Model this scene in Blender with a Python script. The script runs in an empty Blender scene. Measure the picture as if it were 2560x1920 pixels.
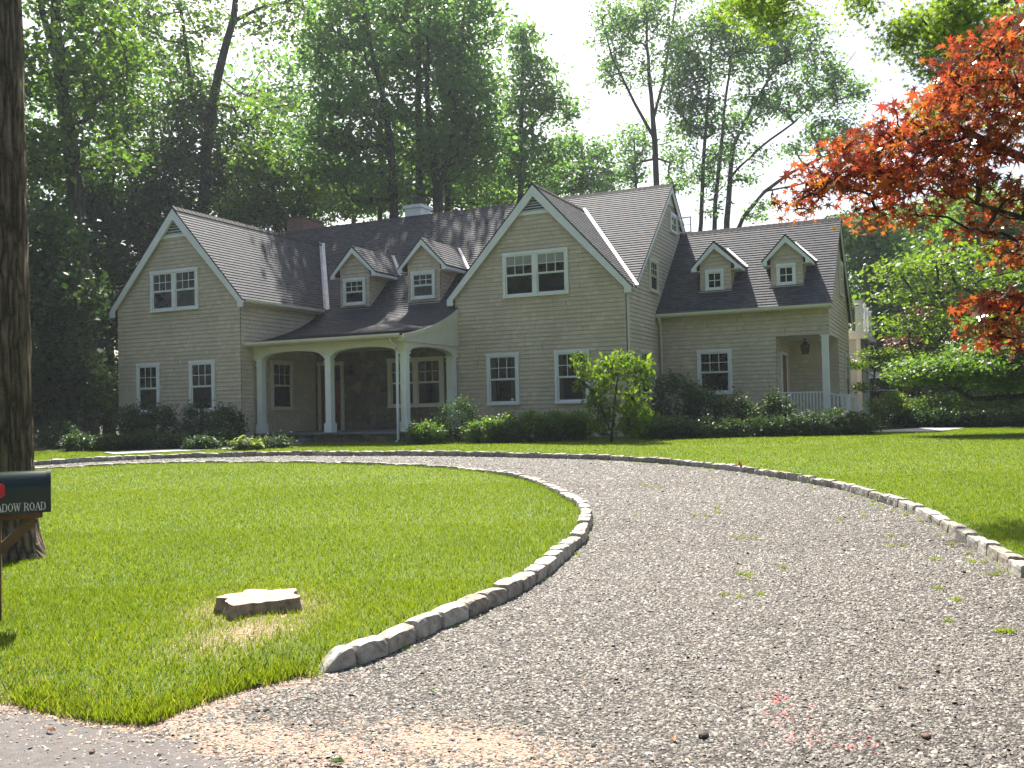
import bpy, bmesh, math, random
import numpy as np
from mathutils import Vector, Matrix
D = bpy.data
C = bpy.context.scene.collection
rad = math.radians

# ------------------------------------------------------------------ camera
F_PX = 2327.5            # focal length in pixels of a 2560 px wide frame
YAW, PITCH, ROLL = -0.4352, 0.0271, -0.0223
CAM = np.array([24.7098, -22.3718, 0.8801])
_fw = np.array([math.sin(YAW)*math.cos(PITCH), math.cos(YAW)*math.cos(PITCH), math.sin(PITCH)])
_r0 = np.array([math.cos(YAW), -math.sin(YAW), 0.0]); _u0 = np.cross(_r0, _fw)
_R = math.cos(ROLL)*_r0 + math.sin(ROLL)*_u0
_U = -math.sin(ROLL)*_r0 + math.cos(ROLL)*_u0
cd = D.cameras.new('camera'); cam = D.objects.new('camera', cd); C.objects.link(cam)
M = Matrix.Identity(4)
for i in range(3):
    M[i][0] = _R[i]; M[i][1] = _U[i]; M[i][2] = -_fw[i]; M[i][3] = CAM[i]
cam.matrix_world = M
cd.sensor_width = 36.0; cd.lens = F_PX/2560*36; cd.clip_start = 0.1; cd.clip_end = 3000
bpy.context.scene.camera = cam

# ------------------------------------------------------------------ world and sun
SUN = Vector((-0.43, 0.70, 1.0)).normalized()
w = D.worlds.new("World"); bpy.context.scene.world = w; w.use_nodes = True
nt = w.node_tree; bg = nt.nodes['Background']
sky = nt.nodes.new('ShaderNodeTexSky'); sky.sky_type = 'NISHITA'; sky.sun_disc = False
sky.sun_elevation = math.asin(SUN.z); sky.sun_rotation = math.atan2(SUN.x, SUN.y)
sky.air_density = 1.0; sky.dust_density = 4.0; sky.ozone_density = 1.0
nt.links.new(sky.outputs[0], bg.inputs[0]); bg.inputs[1].default_value = 0.08
sd = D.lights.new('sun', 'SUN'); sd.energy = 5.0; sd.angle = rad(0.55); sd.color = (1.0, 0.95, 0.86)
so = D.objects.new('sun', sd); C.objects.link(so)
so.rotation_euler = SUN.to_track_quat('Z', 'Y').to_euler()
vs = bpy.context.scene.view_settings
vs.view_transform = 'Standard'; vs.look = 'None'; vs.gamma = 1.0; vs.use_curve_mapping = False
vs.exposure = 1.27
sc = bpy.context.scene
sc.cycles.max_bounces = 7; sc.cycles.diffuse_bounces = 3; sc.cycles.glossy_bounces = 2
sc.cycles.transmission_bounces = 4; sc.cycles.transparent_max_bounces = 8; sc.cycles.volume_bounces = 0
sc.cycles.caustics_reflective = False; sc.cycles.caustics_refractive = False
sc.cycles.sample_clamp_indirect = 4.0
try:
    sc.cycles.use_denoising = True
except Exception: pass

# ------------------------------------------------------------------ terrain helpers
def gz(x, y):
    d = (x-CAM[0])*math.sin(YAW)+(y-CAM[1])*math.cos(YAW)
    t = np.clip((d-1.0)/24, 0, 1)
    return -0.63+0.63*(t*t*(3-2*t)*.5+t*.5)
def site(u, v, dist):
    """world point seen at photo position (u,v of a 2212 px wide view) at a forward distance"""
    u = u*1.1573; v = v*1.1573
    return CAM + dist*(_fw + _R*(u-1280)/F_PX - _U*(v-960)/F_PX)
def on_ground(u, v, h=0.0):
    """u,v in 2560 px photo pixels -> ground point (march along the sight line)"""
    d = _fw + _R*(u-1280)/F_PX - _U*(v-960)/F_PX
    t = 0.5
    while t < 120:
        X = CAM+t*d
        if X[2] < gz(X[0], X[1])+h: return (float(X[0]), float(X[1]))
        t += 0.015
    return (float(X[0]), float(X[1]))
def smooth(pts, n=8):
    pts = [np.array(p[:2], float) for p in pts]; out = []
    for i in range(len(pts)-1):
        p0 = pts[max(i-1, 0)]; p1 = pts[i]; p2 = pts[i+1]; p3 = pts[min(i+2, len(pts)-1)]
        for k in range(n):
            t = k/n
            out.append(.5*((2*p1)+(-p0+p2)*t+(2*p0-5*p1+4*p2-p3)*t*t+(-p0+3*p1-3*p2+p3)*t**3))
    out.append(pts[-1]); return np.array(out)
def in_poly(P, poly):
    x = P[:, 0]; y = P[:, 1]; c = np.zeros(len(P), bool); n = len(poly); j = n-1
    for i in range(n):
        xi, yi = poly[i]; xj, yj = poly[j]
        if yi != yj:
            m = ((yi > y) != (yj > y)) & (x < (xj-xi)*(y-yi)/(yj-yi)+xi)
            c ^= m
        j = i
    return c
def dist_line(P, line):
    d = np.full(len(P), 1e9)
    for i in range(len(line)-1):
        a = line[i]; b = line[i+1]; ab = b-a; L = ab@ab
        if L < 1e-12: continue
        t = np.clip(((P-a)@ab)/L, 0, 1)
        q = a+t[:, None]*ab
        d = np.minimum(d, np.hypot(P[:, 0]-q[:, 0], P[:, 1]-q[:, 1]))
    return d

# ------------------------------------------------------------------ materials
MATS = {}
def mat(name):
    m = D.materials.new(name); m.use_nodes = True
    MATS[name] = m; return m, m.node_tree.nodes, m.node_tree.links, m.node_tree.nodes['Principled BSDF']
def N(ns, t, **k):
    n = ns.new(t)
    for a, b in k.items(): setattr(n, a, b)
    return n
def ramp(ns, stops, interp='LINEAR'):
    r = ns.new('ShaderNodeValToRGB'); r.color_ramp.interpolation = interp
    e = r.color_ramp.elements
    while len(e) > 1: e.remove(e[-1])
    e[0].position = stops[0][0]; e[0].color = (*stops[0][1], 1)
    for p, c in stops[1:]:
        q = e.new(p); q.color = (*c, 1)
    return r
def mixc(ns, ls, a, b, fac, typ='MIX'):
    m = ns.new('ShaderNodeMix'); m.data_type = 'RGBA'; m.blend_type = typ
    for s, v in ((0, fac), (6, a), (7, b)):
        if hasattr(v, 'is_linked') or hasattr(v, 'links'): ls.new(v, m.inputs[s])
        else: m.inputs[s].default_value = v if s == 0 else (*v, 1)
    return m.outputs[2]
def mth(ns, ls, op, a, b=None, c=None):
    m = ns.new('ShaderNodeMath'); m.operation = op
    for i, v in enumerate((a, b, c)):
        if v is None: continue
        if hasattr(v, 'links'): ls.new(v, m.inputs[i])
        else: m.inputs[i].default_value = v
    return m.outputs[0]
def simple(name, col, rough=.6, var=.12, scale=6.0, bump=0.0, bscale=40.0, metal=0.0, spec=.4, fine=0.0):
    m, ns, ls, b = mat(name)
    g = N(ns, 'ShaderNodeNewGeometry')
    n = N(ns, 'ShaderNodeTexNoise'); n.inputs['Scale'].default_value = scale; n.inputs['Detail'].default_value = 6
    ls.new(g.outputs['Position'], n.inputs['Vector'])
    r = ramp(ns, [(.3, tuple(c*(1-var) for c in col)), (.7, tuple(min(1, c*(1+var)) for c in col))])
    ls.new(n.outputs['Fac'], r.inputs[0]); ls.new(r.outputs[0], b.inputs['Base Color'])
    b.inputs['Roughness'].default_value = rough; b.inputs['Metallic'].default_value = metal
    b.inputs['Specular IOR Level'].default_value = spec
    if bump:
        n2 = N(ns, 'ShaderNodeTexNoise'); n2.inputs['Scale'].default_value = bscale; n2.inputs['Detail'].default_value = 5
        ls.new(g.outputs['Position'], n2.inputs['Vector'])
        bp = N(ns, 'ShaderNodeBump'); bp.inputs['Strength'].default_value = bump; bp.inputs['Distance'].default_value = .02
        ls.new(n2.outputs['Fac'], bp.inputs['Height']); ls.new(bp.outputs[0], b.inputs['Normal'])
    return m
def shingle_mat(name, cols, w, h, rough, gap=.06, gapcol=None, weather=.25, bump=.3, spec=.3):
    """per-shingle tints from UV = metres along and up the slope"""
    m, ns, ls, b = mat(name)
    uv = N(ns, 'ShaderNodeUVMap'); uv.uv_map = 'UVMap'
    sp = N(ns, 'ShaderNodeSeparateXYZ'); ls.new(uv.outputs[0], sp.inputs[0])
    row = mth(ns, ls, 'FLOOR', mth(ns, ls, 'DIVIDE', mth(ns, ls, 'ADD', sp.outputs[1], 0.0005), h))
    wn = N(ns, 'ShaderNodeTexWhiteNoise'); wn.noise_dimensions = '1D'; ls.new(row, wn.inputs['W'])
    s = mth(ns, ls, 'ADD', mth(ns, ls, 'DIVIDE', sp.outputs[0], w), mth(ns, ls, 'MULTIPLY', wn.outputs[0], 7.0))
    nz = N(ns, 'ShaderNodeTexNoise'); nz.noise_dimensions = '1D'; nz.inputs['Scale'].default_value = .9
    ls.new(mth(ns, ls, 'ADD', s, mth(ns, ls, 'MULTIPLY', row, 17.3)), nz.inputs['W'])
    s = mth(ns, ls, 'ADD', s, mth(ns, ls, 'MULTIPLY', nz.outputs[0], 1.3))
    cell = mth(ns, ls, 'FLOOR', s); fr = mth(ns, ls, 'FRACT', s)
    cv = N(ns, 'ShaderNodeCombineXYZ'); ls.new(cell, cv.inputs[0]); ls.new(row, cv.inputs[1])
    w2 = N(ns, 'ShaderNodeTexWhiteNoise'); w2.noise_dimensions = '2D'; ls.new(cv.outputs[0], w2.inputs['Vector'])
    n = len(cols); r = ramp(ns, [(i/(n-1), c) for i, c in enumerate(cols)]); ls.new(w2.outputs[0], r.inputs[0])
    g = N(ns, 'ShaderNodeNewGeometry')
    n1 = N(ns, 'ShaderNodeTexNoise'); n1.inputs['Scale'].default_value = .8; n1.inputs['Detail'].default_value = 5
    ls.new(g.outputs['Position'], n1.inputs['Vector'])
    r1 = ramp(ns, [(.3, (1-weather,)*3), (.7, (1, 1, 1))]); ls.new(n1.outputs[0], r1.inputs[0])
    col = mixc(ns, ls, r.outputs[0], r1.outputs[0], 1.0, 'MULTIPLY')
    gp = mth(ns, ls, 'LESS_THAN', fr, gap)
    col = mixc(ns, ls, col, gapcol or tuple(c*.35 for c in cols[0]), gp)
    ls.new(col, b.inputs['Base Color']); b.inputs['Roughness'].default_value = rough
    b.inputs['Specular IOR Level'].default_value = spec
    n2 = N(ns, 'ShaderNodeTexNoise'); n2.inputs['Scale'].default_value = 60; n2.inputs['Detail'].default_value = 3
    ls.new(g.outputs['Position'], n2.inputs['Vector'])
    hh = mth(ns, ls, 'ADD', mth(ns, ls, 'MULTIPLY', n2.outputs[0], .35), w2.outputs[0])
    bp = N(ns, 'ShaderNodeBump'); bp.inputs['Strength'].default_value = bump; bp.inputs['Distance'].default_value = .012
    ls.new(hh, bp.inputs['Height']); ls.new(bp.outputs[0], b.inputs['Normal'])
    return m
SID_H = .1280
siding = shingle_mat('cedar_siding', [(.64, .525, .385), (.70, .58, .43), (.66, .55, .41), (.76, .64, .475)], .15, SID_H, .8, .035, (.42, .35, .25), .2, .12)
roofing = shingle_mat('asphalt_shingles', [(.030, .035, .047), (.060, .062, .077), (.044, .048, .061), (.080, .080, .094), (.052, .056, .070)], .19, .14, .78, .07, (.03, .026, .026), .2, .5, spec=.35)
white = simple('white_paint', (.84, .84, .81), .45, .05, 3)
cream = simple('cream_paint', (.74, .69, .55), .5, .06, 3)
metal_fl = simple('aluminium_flashing', (.50, .50, .50), .5, .14, 5, .1, 12, .35)
ridge_m = simple('ridge_shingle', (.05, .042, .042), .9, .25, 9, .4, 60)
wood_door = simple('stained_wood', (.16, .052, .014), .4, .35, 5)
black_m = simple('black_iron', (.02, .02, .02), .4, .2)
bluestone = simple('bluestone', (.17, .19, .19), .7, .2, 3, .3, 20)
mulch = simple('mulch', (.045, .028, .018), .95, .5, 9, .8, 50)
asphalt = simple('asphalt', (.16, .145, .14), .9, .18, 25, .6, 180)
concrete = simple('pale_stone_paving', (.42, .41, .38), .8, .12, 4, .2, 60)
soffit = simple('soffit_paint', (.55, .54, .50), .6, .05)
brickm, ns, ls, b = mat('red_brick')
uv = N(ns, 'ShaderNodeTexCoord'); sp = N(ns, 'ShaderNodeSeparateXYZ'); g = N(ns, 'ShaderNodeNewGeometry'); ls.new(g.outputs['Position'], sp.inputs[0])
cv = N(ns, 'ShaderNodeCombineXYZ'); ls.new(mth(ns, ls, 'ADD', sp.outputs[0], sp.outputs[1]), cv.inputs[0]); ls.new(sp.outputs[2], cv.inputs[1])
bt = N(ns, 'ShaderNodeTexBrick'); bt.inputs['Scale'].default_value = 1; bt.inputs['Brick Width'].default_value = .21; bt.inputs['Row Height'].default_value = .075; bt.inputs['Mortar Size'].default_value = .008
bt.inputs['Color1'].default_value = (.20, .07, .05, 1); bt.inputs['Color2'].default_value = (.28, .11, .08, 1); bt.inputs['Mortar'].default_value = (.30, .26, .23, 1)
ls.new(cv.outputs[0], bt.inputs['Vector']); ls.new(bt.outputs['Color'], b.inputs['Base Color']); b.inputs['Roughness'].default_value = .9
# glass: opaque dark glossy panes, the unlit rooms behind put into the colour
glass, ns, ls, b = mat('window_glass')
b.inputs['Base Color'].default_value = (.012, .014, .015, 1); b.inputs['Roughness'].default_value = .03; b.inputs['Specular IOR Level'].default_value = .32
g = N(ns, 'ShaderNodeNewGeometry'); n1 = N(ns, 'ShaderNodeTexNoise'); n1.inputs['Scale'].default_value = .9; ls.new(g.outputs['Position'], n1.inputs['Vector'])
bp = N(ns, 'ShaderNodeBump'); bp.inputs['Strength'].default_value = .12; bp.inputs['Distance'].default_value = .05; ls.new(n1.outputs[0], bp.inputs['Height']); ls.new(bp.outputs[0], b.inputs['Normal'])
n2 = N(ns, 'ShaderNodeTexNoise'); n2.inputs['Scale'].default_value = 2.3; n2.inputs['Detail'].default_value = 4; ls.new(g.outputs['Position'], n2.inputs['Vector'])
r = ramp(ns, [(.4, (.004, .005, .006)), (.75, (.016, .015, .013))]); ls.new(n2.outputs[0], r.inputs[0]); ls.new(r.outputs[0], b.inputs['Base Color'])
shade_m = simple('roller_shade_cloth', (.30, .30, .26), .3, .05)
# rubble stone
stone_w, ns, ls, b = mat('fieldstone')
g = N(ns, 'ShaderNodeNewGeometry'); nn = N(ns, 'ShaderNodeTexNoise'); nn.inputs['Scale'].default_value = 3; ls.new(g.outputs['Position'], nn.inputs['Vector'])
va = N(ns, 'ShaderNodeVectorMath'); va.operation = 'MULTIPLY_ADD'; ls.new(nn.outputs['Color'], va.inputs[0]); va.inputs[1].default_value = (.22, .22, .22); ls.new(g.outputs['Position'], va.inputs[2])
vo = N(ns, 'ShaderNodeTexVoronoi'); vo.inputs['Scale'].default_value = 3.4; ls.new(va.outputs[0], vo.inputs['Vector'])
ve = N(ns, 'ShaderNodeTexVoronoi'); ve.feature = 'DISTANCE_TO_EDGE'; ve.inputs['Scale'].default_value = 3.4; ls.new(va.outputs[0], ve.inputs['Vector'])
sx = N(ns, 'ShaderNodeSeparateColor'); ls.new(vo.outputs['Color'], sx.inputs[0])
r = ramp(ns, [(0, (.10, .085, .07)), (.25, (.21, .16, .105)), (.45, (.13, .125, .12)), (.65, (.26, .19, .12)), (.85, (.15, .11, .085)), (1, (.22, .20, .18))]); ls.new(sx.outputs[0], r.inputs[0])
rm = ramp(ns, [(.0, (0, 0, 0)), (.035, (1, 1, 1))]); ls.new(ve.outputs['Distance'], rm.inputs[0])
col = mixc(ns, ls, (.085, .075, .062), r.outputs[0], rm.outputs[0]); ls.new(col, b.inputs['Base Color']); b.inputs['Roughness'].default_value = .9
rb = ramp(ns, [(.0, (0, 0, 0)), (.09, (1, 1, 1))]); ls.new(ve.outputs['Distance'], rb.inputs[0])
bp = N(ns, 'ShaderNodeBump'); bp.inputs['Strength'].default_value = .8; bp.inputs['Distance'].default_value = .04; ls.new(rb.outputs[0], bp.inputs['Height']); ls.new(bp.outputs[0], b.inputs['Normal'])
# granite
granite, ns, ls, b = mat('granite')
tc = N(ns, 'ShaderNodeNewGeometry'); oi = N(ns, 'ShaderNodeObjectInfo')
n1 = N(ns, 'ShaderNodeTexNoise'); n1.inputs['Scale'].default_value = 14; n1.inputs['Detail'].default_value = 8; ls.new(tc.outputs['Position'], n1.inputs['Vector'])
n2 = N(ns, 'ShaderNodeTexNoise'); n2.inputs['Scale'].default_value = 160; ls.new(tc.outputs['Position'], n2.inputs['Vector'])
r = ramp(ns, [(.3, (.26, .24, .21)), (.5, (.42, .40, .37)), (.7, (.54, .53, .50))]); ls.new(n1.outputs[0], r.inputs[0])
r2 = ramp(ns, [(.35, (.6, .6, .6)), (.6, (1.1, 1.1, 1.1))]); ls.new(n2.outputs[0], r2.inputs[0])
col = mixc(ns, ls, r.outputs[0], r2.outputs[0], .6, 'MULTIPLY')
r3 = ramp(ns, [(0, (.72, .66, .58)), (.4, (.95, .92, .88)), (1, (1.12, 1.1, 1.08))]); ls.new(oi.outputs['Random'], r3.inputs[0])
col = mixc(ns, ls, col, r3.outputs[0], 1.0, 'MULTIPLY'); ls.new(col, b.inputs['Base Color']); b.inputs['Roughness'].default_value = .85
bp = N(ns, 'ShaderNodeBump'); bp.inputs['Strength'].default_value = .7; bp.inputs['Distance'].default_value = .02
ls.new(mth(ns, ls, 'ADD', n1.outputs[0], mth(ns, ls, 'MULTIPLY', n2.outputs[0], .2)), bp.inputs['Height']); ls.new(bp.outputs[0], b.inputs['Normal'])
# bark
def bark_mat(name, c0, c1, sc_=1.0):
    m, ns, ls, b = mat(name)
    g = N(ns, 'ShaderNodeNewGeometry'); mp = N(ns, 'ShaderNodeMapping'); mp.inputs['Scale'].default_value = (14*sc_, 14*sc_, 1.8*sc_)
    ls.new(g.outputs['Position'], mp.inputs['Vector'])
    n0 = N(ns, 'ShaderNodeTexNoise'); n0.inputs['Scale'].default_value = 2.0; ls.new(g.outputs['Position'], n0.inputs['Vector'])
    va = N(ns, 'ShaderNodeVectorMath'); va.operation = 'MULTIPLY_ADD'; ls.new(n0.outputs['Color'], va.inputs[0]); va.inputs[1].default_value = (1.6,)*3; ls.new(mp.outputs[0], va.inputs[2])
    v = N(ns, 'ShaderNodeTexVoronoi'); v.feature = 'DISTANCE_TO_EDGE'; v.inputs['Scale'].default_value = 1; ls.new(va.outputs[0], v.inputs['Vector'])
    n1 = N(ns, 'ShaderNodeTexNoise'); n1.inputs['Scale'].default_value = 30*sc_; n1.inputs['Detail'].default_value = 5; ls.new(g.outputs['Position'], n1.inputs['Vector'])
    h = mth(ns, ls, 'ADD', mth(ns, ls, 'MULTIPLY', v.outputs['Distance'], 1.6), mth(ns, ls, 'MULTIPLY', n1.outputs[0], .35))
    r = ramp(ns, [(.1, c0), (.75, c1)]); ls.new(h, r.inputs[0]); ls.new(r.outputs[0], b.inputs['Base Color'])
    b.inputs['Roughness'].default_value = .95; b.inputs['Specular IOR Level'].default_value = .15
    bp = N(ns, 'ShaderNodeBump'); bp.inputs['Strength'].default_value = 1.0; bp.inputs['Distance'].default_value = .04; ls.new(h, bp.inputs['Height']); ls.new(bp.outputs[0], b.inputs['Normal'])
    return m
bark_near = bark_mat('furrowed_bark', (.035, .027, .02), (.21, .165, .12))
bark_far = bark_mat('grey_bark', (.03, .026, .024), (.10, .088, .078), .5)
def leaf_mat(name, cols, trans=.42, rough=.45, tcol=None):
    m, ns, ls, b = mat(name)
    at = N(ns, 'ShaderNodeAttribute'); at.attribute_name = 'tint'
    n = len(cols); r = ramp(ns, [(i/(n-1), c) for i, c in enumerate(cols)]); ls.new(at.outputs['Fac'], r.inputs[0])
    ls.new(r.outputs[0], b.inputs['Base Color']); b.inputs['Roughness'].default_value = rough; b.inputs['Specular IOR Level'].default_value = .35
    tr = N(ns, 'ShaderNodeBsdfTranslucent')
    tm = mixc(ns, ls, r.outputs[0], tcol or (1.7, 1.9, .5), 1.0, 'MULTIPLY'); ls.new(tm, tr.inputs[0])
    mx = N(ns, 'ShaderNodeMixShader'); mx.inputs[0].default_value = trans
    ls.new(b.outputs[0], mx.inputs[1]); ls.new(tr.outputs[0], mx.inputs[2]); ls.new(mx.outputs[0], ns['Material Output'].inputs[0])
    return m
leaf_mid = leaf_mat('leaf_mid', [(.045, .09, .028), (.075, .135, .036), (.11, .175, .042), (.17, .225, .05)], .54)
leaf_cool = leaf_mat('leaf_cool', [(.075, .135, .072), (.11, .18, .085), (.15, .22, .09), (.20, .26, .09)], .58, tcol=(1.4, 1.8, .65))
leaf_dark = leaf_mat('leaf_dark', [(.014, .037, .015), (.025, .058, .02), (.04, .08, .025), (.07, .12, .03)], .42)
leaf_bright = leaf_mat('leaf_bright', [(.07, .12, .015), (.10, .16, .02), (.14, .20, .03), (.19, .24, .05)], .5)
leaf_rhodo = leaf_mat('leaf_glossy', [(.03, .06, .022), (.045, .085, .028), (.07, .115, .035), (.10, .15, .04)], .22, .55)
leaf_red = leaf_mat('leaf_red', [(.07, .024, .026), (.17, .036, .032), (.28, .065, .036), (.32, .12, .034), (.24, .16, .035), (.15, .16, .035)], .50, .2, tcol=(1.85, 1.3, .85))  # maroon tints stand in for shaded sides, olive for light through leaves
leaf_over = leaf_mat('leaf_overhang', [(.10, .16, .02), (.15, .21, .03), (.20, .26, .04), (.26, .30, .06)], .62)
leaf_brown = leaf_mat('leaf_bronze', [(.07, .035, .022), (.10, .052, .03), (.13, .075, .04)], .4, tcol=(1.5, 1.1, .9))
petal = leaf_mat('petal_white', [(.6, .6, .58), (.75, .75, .72)], .3, tcol=(1, 1, 1))
grass_m = leaf_mat('grass_blade', [(.10, .16, .014), (.14, .205, .018), (.18, .24, .022), (.235, .28, .035), (.36, .33, .16)], .48, .4, tcol=(1.5, 1.55, .45))
# lawn soil/grass base
lawn_m, ns, ls, b = mat('lawn_turf')
g = N(ns, 'ShaderNodeNewGeometry')
n1 = N(ns, 'ShaderNodeTexNoise'); n1.inputs['Scale'].default_value = 1.1; n1.inputs['Detail'].default_value = 4; ls.new(g.outputs['Position'], n1.inputs['Vector'])
n2 = N(ns, 'ShaderNodeTexNoise'); n2.inputs['Scale'].default_value = 55; n2.inputs['Detail'].default_value = 3; ls.new(g.outputs['Position'], n2.inputs['Vector'])
r = ramp(ns, [(.3, (.075, .125, .012)), (.7, (.115, .17, .018))]); ls.new(mth(ns, ls, 'ADD', mth(ns, ls, 'MULTIPLY', n1.outputs[0], .45), mth(ns, ls, 'MULTIPLY', n2.outputs[0], .55)), r.inputs[0])
at = N(ns, 'ShaderNodeAttribute'); at.attribute_name = 'bare'
n3 = N(ns, 'ShaderNodeTexNoise'); n3.inputs['Scale'].default_value = 70; ls.new(g.outputs['Position'], n3.inputs['Vector'])
rs = ramp(ns, [(.35, (.14, .085, .05)), (.65, (.5, .33, .22))]); ls.new(n3.outputs[0], rs.inputs[0])
ls.new(mixc(ns, ls, r.outputs[0], rs.outputs[0], at.outputs['Fac']), b.inputs['Base Color']); b.inputs['Roughness'].default_value = .9
bp = N(ns, 'ShaderNodeBump'); bp.inputs['Strength'].default_value = .8; bp.inputs['Distance'].default_value = .03; ls.new(n2.outputs[0], bp.inputs['Height']); ls.new(bp.outputs[0], b.inputs['Normal'])
# gravel
def gravel_cols(ns, ls, fac):
    r = ramp(ns, [(0, (.024, .022, .021)), (.2, (.145, .128, .108)), (.4, (.055, .053, .051)), (.55, (.24, .214, .178)), (.7, (.12, .094, .074)), (.85, (.43, .40, .36)), (1, (.08, .071, .062))])
    ls.new(fac, r.inputs[0]); return r.outputs[0]
gravel_m, ns, ls, b = mat('gravel_bed')
g = N(ns, 'ShaderNodeNewGeometry')
vo = N(ns, 'ShaderNodeTexVoronoi'); vo.inputs['Scale'].default_value = 46; ls.new(g.outputs['Position'], vo.inputs['Vector'])
sx = N(ns, 'ShaderNodeSeparateColor'); ls.new(vo.outputs['Color'], sx.inputs[0])
gc = gravel_cols(ns, ls, sx.outputs[0])
rd = ramp(ns, [(.25, (1.0, 1.0, 1.0)), (.6, (.2, .19, .18))]); ls.new(vo.outputs['Distance'], rd.inputs[0])  # darkens the colour between stones in place of their shadows
n4 = N(ns, 'ShaderNodeTexNoise'); n4.inputs['Scale'].default_value = .9; n4.inputs['Detail'].default_value = 5; ls.new(g.outputs['Position'], n4.inputs['Vector'])
rp = ramp(ns, [(.35, (.70, .67, .66)), (.5, (.98, .96, .94)), (.65, (1.12, 1.1, 1.06))]); ls.new(n4.outputs[0], rp.inputs[0])
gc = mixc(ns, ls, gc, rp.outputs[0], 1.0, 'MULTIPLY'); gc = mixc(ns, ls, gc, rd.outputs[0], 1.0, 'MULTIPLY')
at = N(ns, 'ShaderNodeAttribute'); at.attribute_name = 'chips'
n3 = N(ns, 'ShaderNodeTexNoise'); n3.inputs['Scale'].default_value = 90; n3.inputs['Detail'].default_value = 4; ls.new(g.outputs['Position'], n3.inputs['Vector'])
rs = ramp(ns, [(.3, (.20, .12, .085)), (.5, (.34, .225, .165)), (.7, (.48, .345, .26))]); ls.new(n3.outputs[0], rs.inputs[0])
gm = mth(ns, ls, 'GREATER_THAN', mth(ns, ls, 'ADD', at.outputs['Fac'], mth(ns, ls, 'MULTIPLY', sx.outputs[1], .7)), .75)
gc = mixc(ns, ls, gc, rs.outputs[0], gm)
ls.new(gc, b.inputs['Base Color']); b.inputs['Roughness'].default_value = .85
bp = N(ns, 'ShaderNodeBump'); bp.inputs['Strength'].default_value = 1.0; bp.inputs['Distance'].default_value = .014; bp.invert = True
ls.new(vo.outputs['Distance'], bp.inputs['Height']); ls.new(bp.outputs[0], b.inputs['Normal'])
pebble_m, ns, ls, b = mat('pebble')
at = N(ns, 'ShaderNodeAttribute'); at.attribute_name = 'tint'; ls.new(gravel_cols(ns, ls, at.outputs['Fac']), b.inputs['Base Color']); b.inputs['Roughness'].default_value = .7
chip_m, ns, ls, b = mat('wood_chip')
at = N(ns, 'ShaderNodeAttribute'); at.attribute_name = 'tint'
r = ramp(ns, [(0, (.32, .19, .125)), (.5, (.50, .33, .235)), (1, (.66, .49, .37))]); ls.new(at.outputs['Fac'], r.inputs[0]); ls.new(r.outputs[0], b.inputs['Base Color']); b.inputs['Roughness'].default_value = .8
forest_m = simple('forest_floor', (.035, .045, .018), .95, .5, 1.5, .6, 20)

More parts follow.
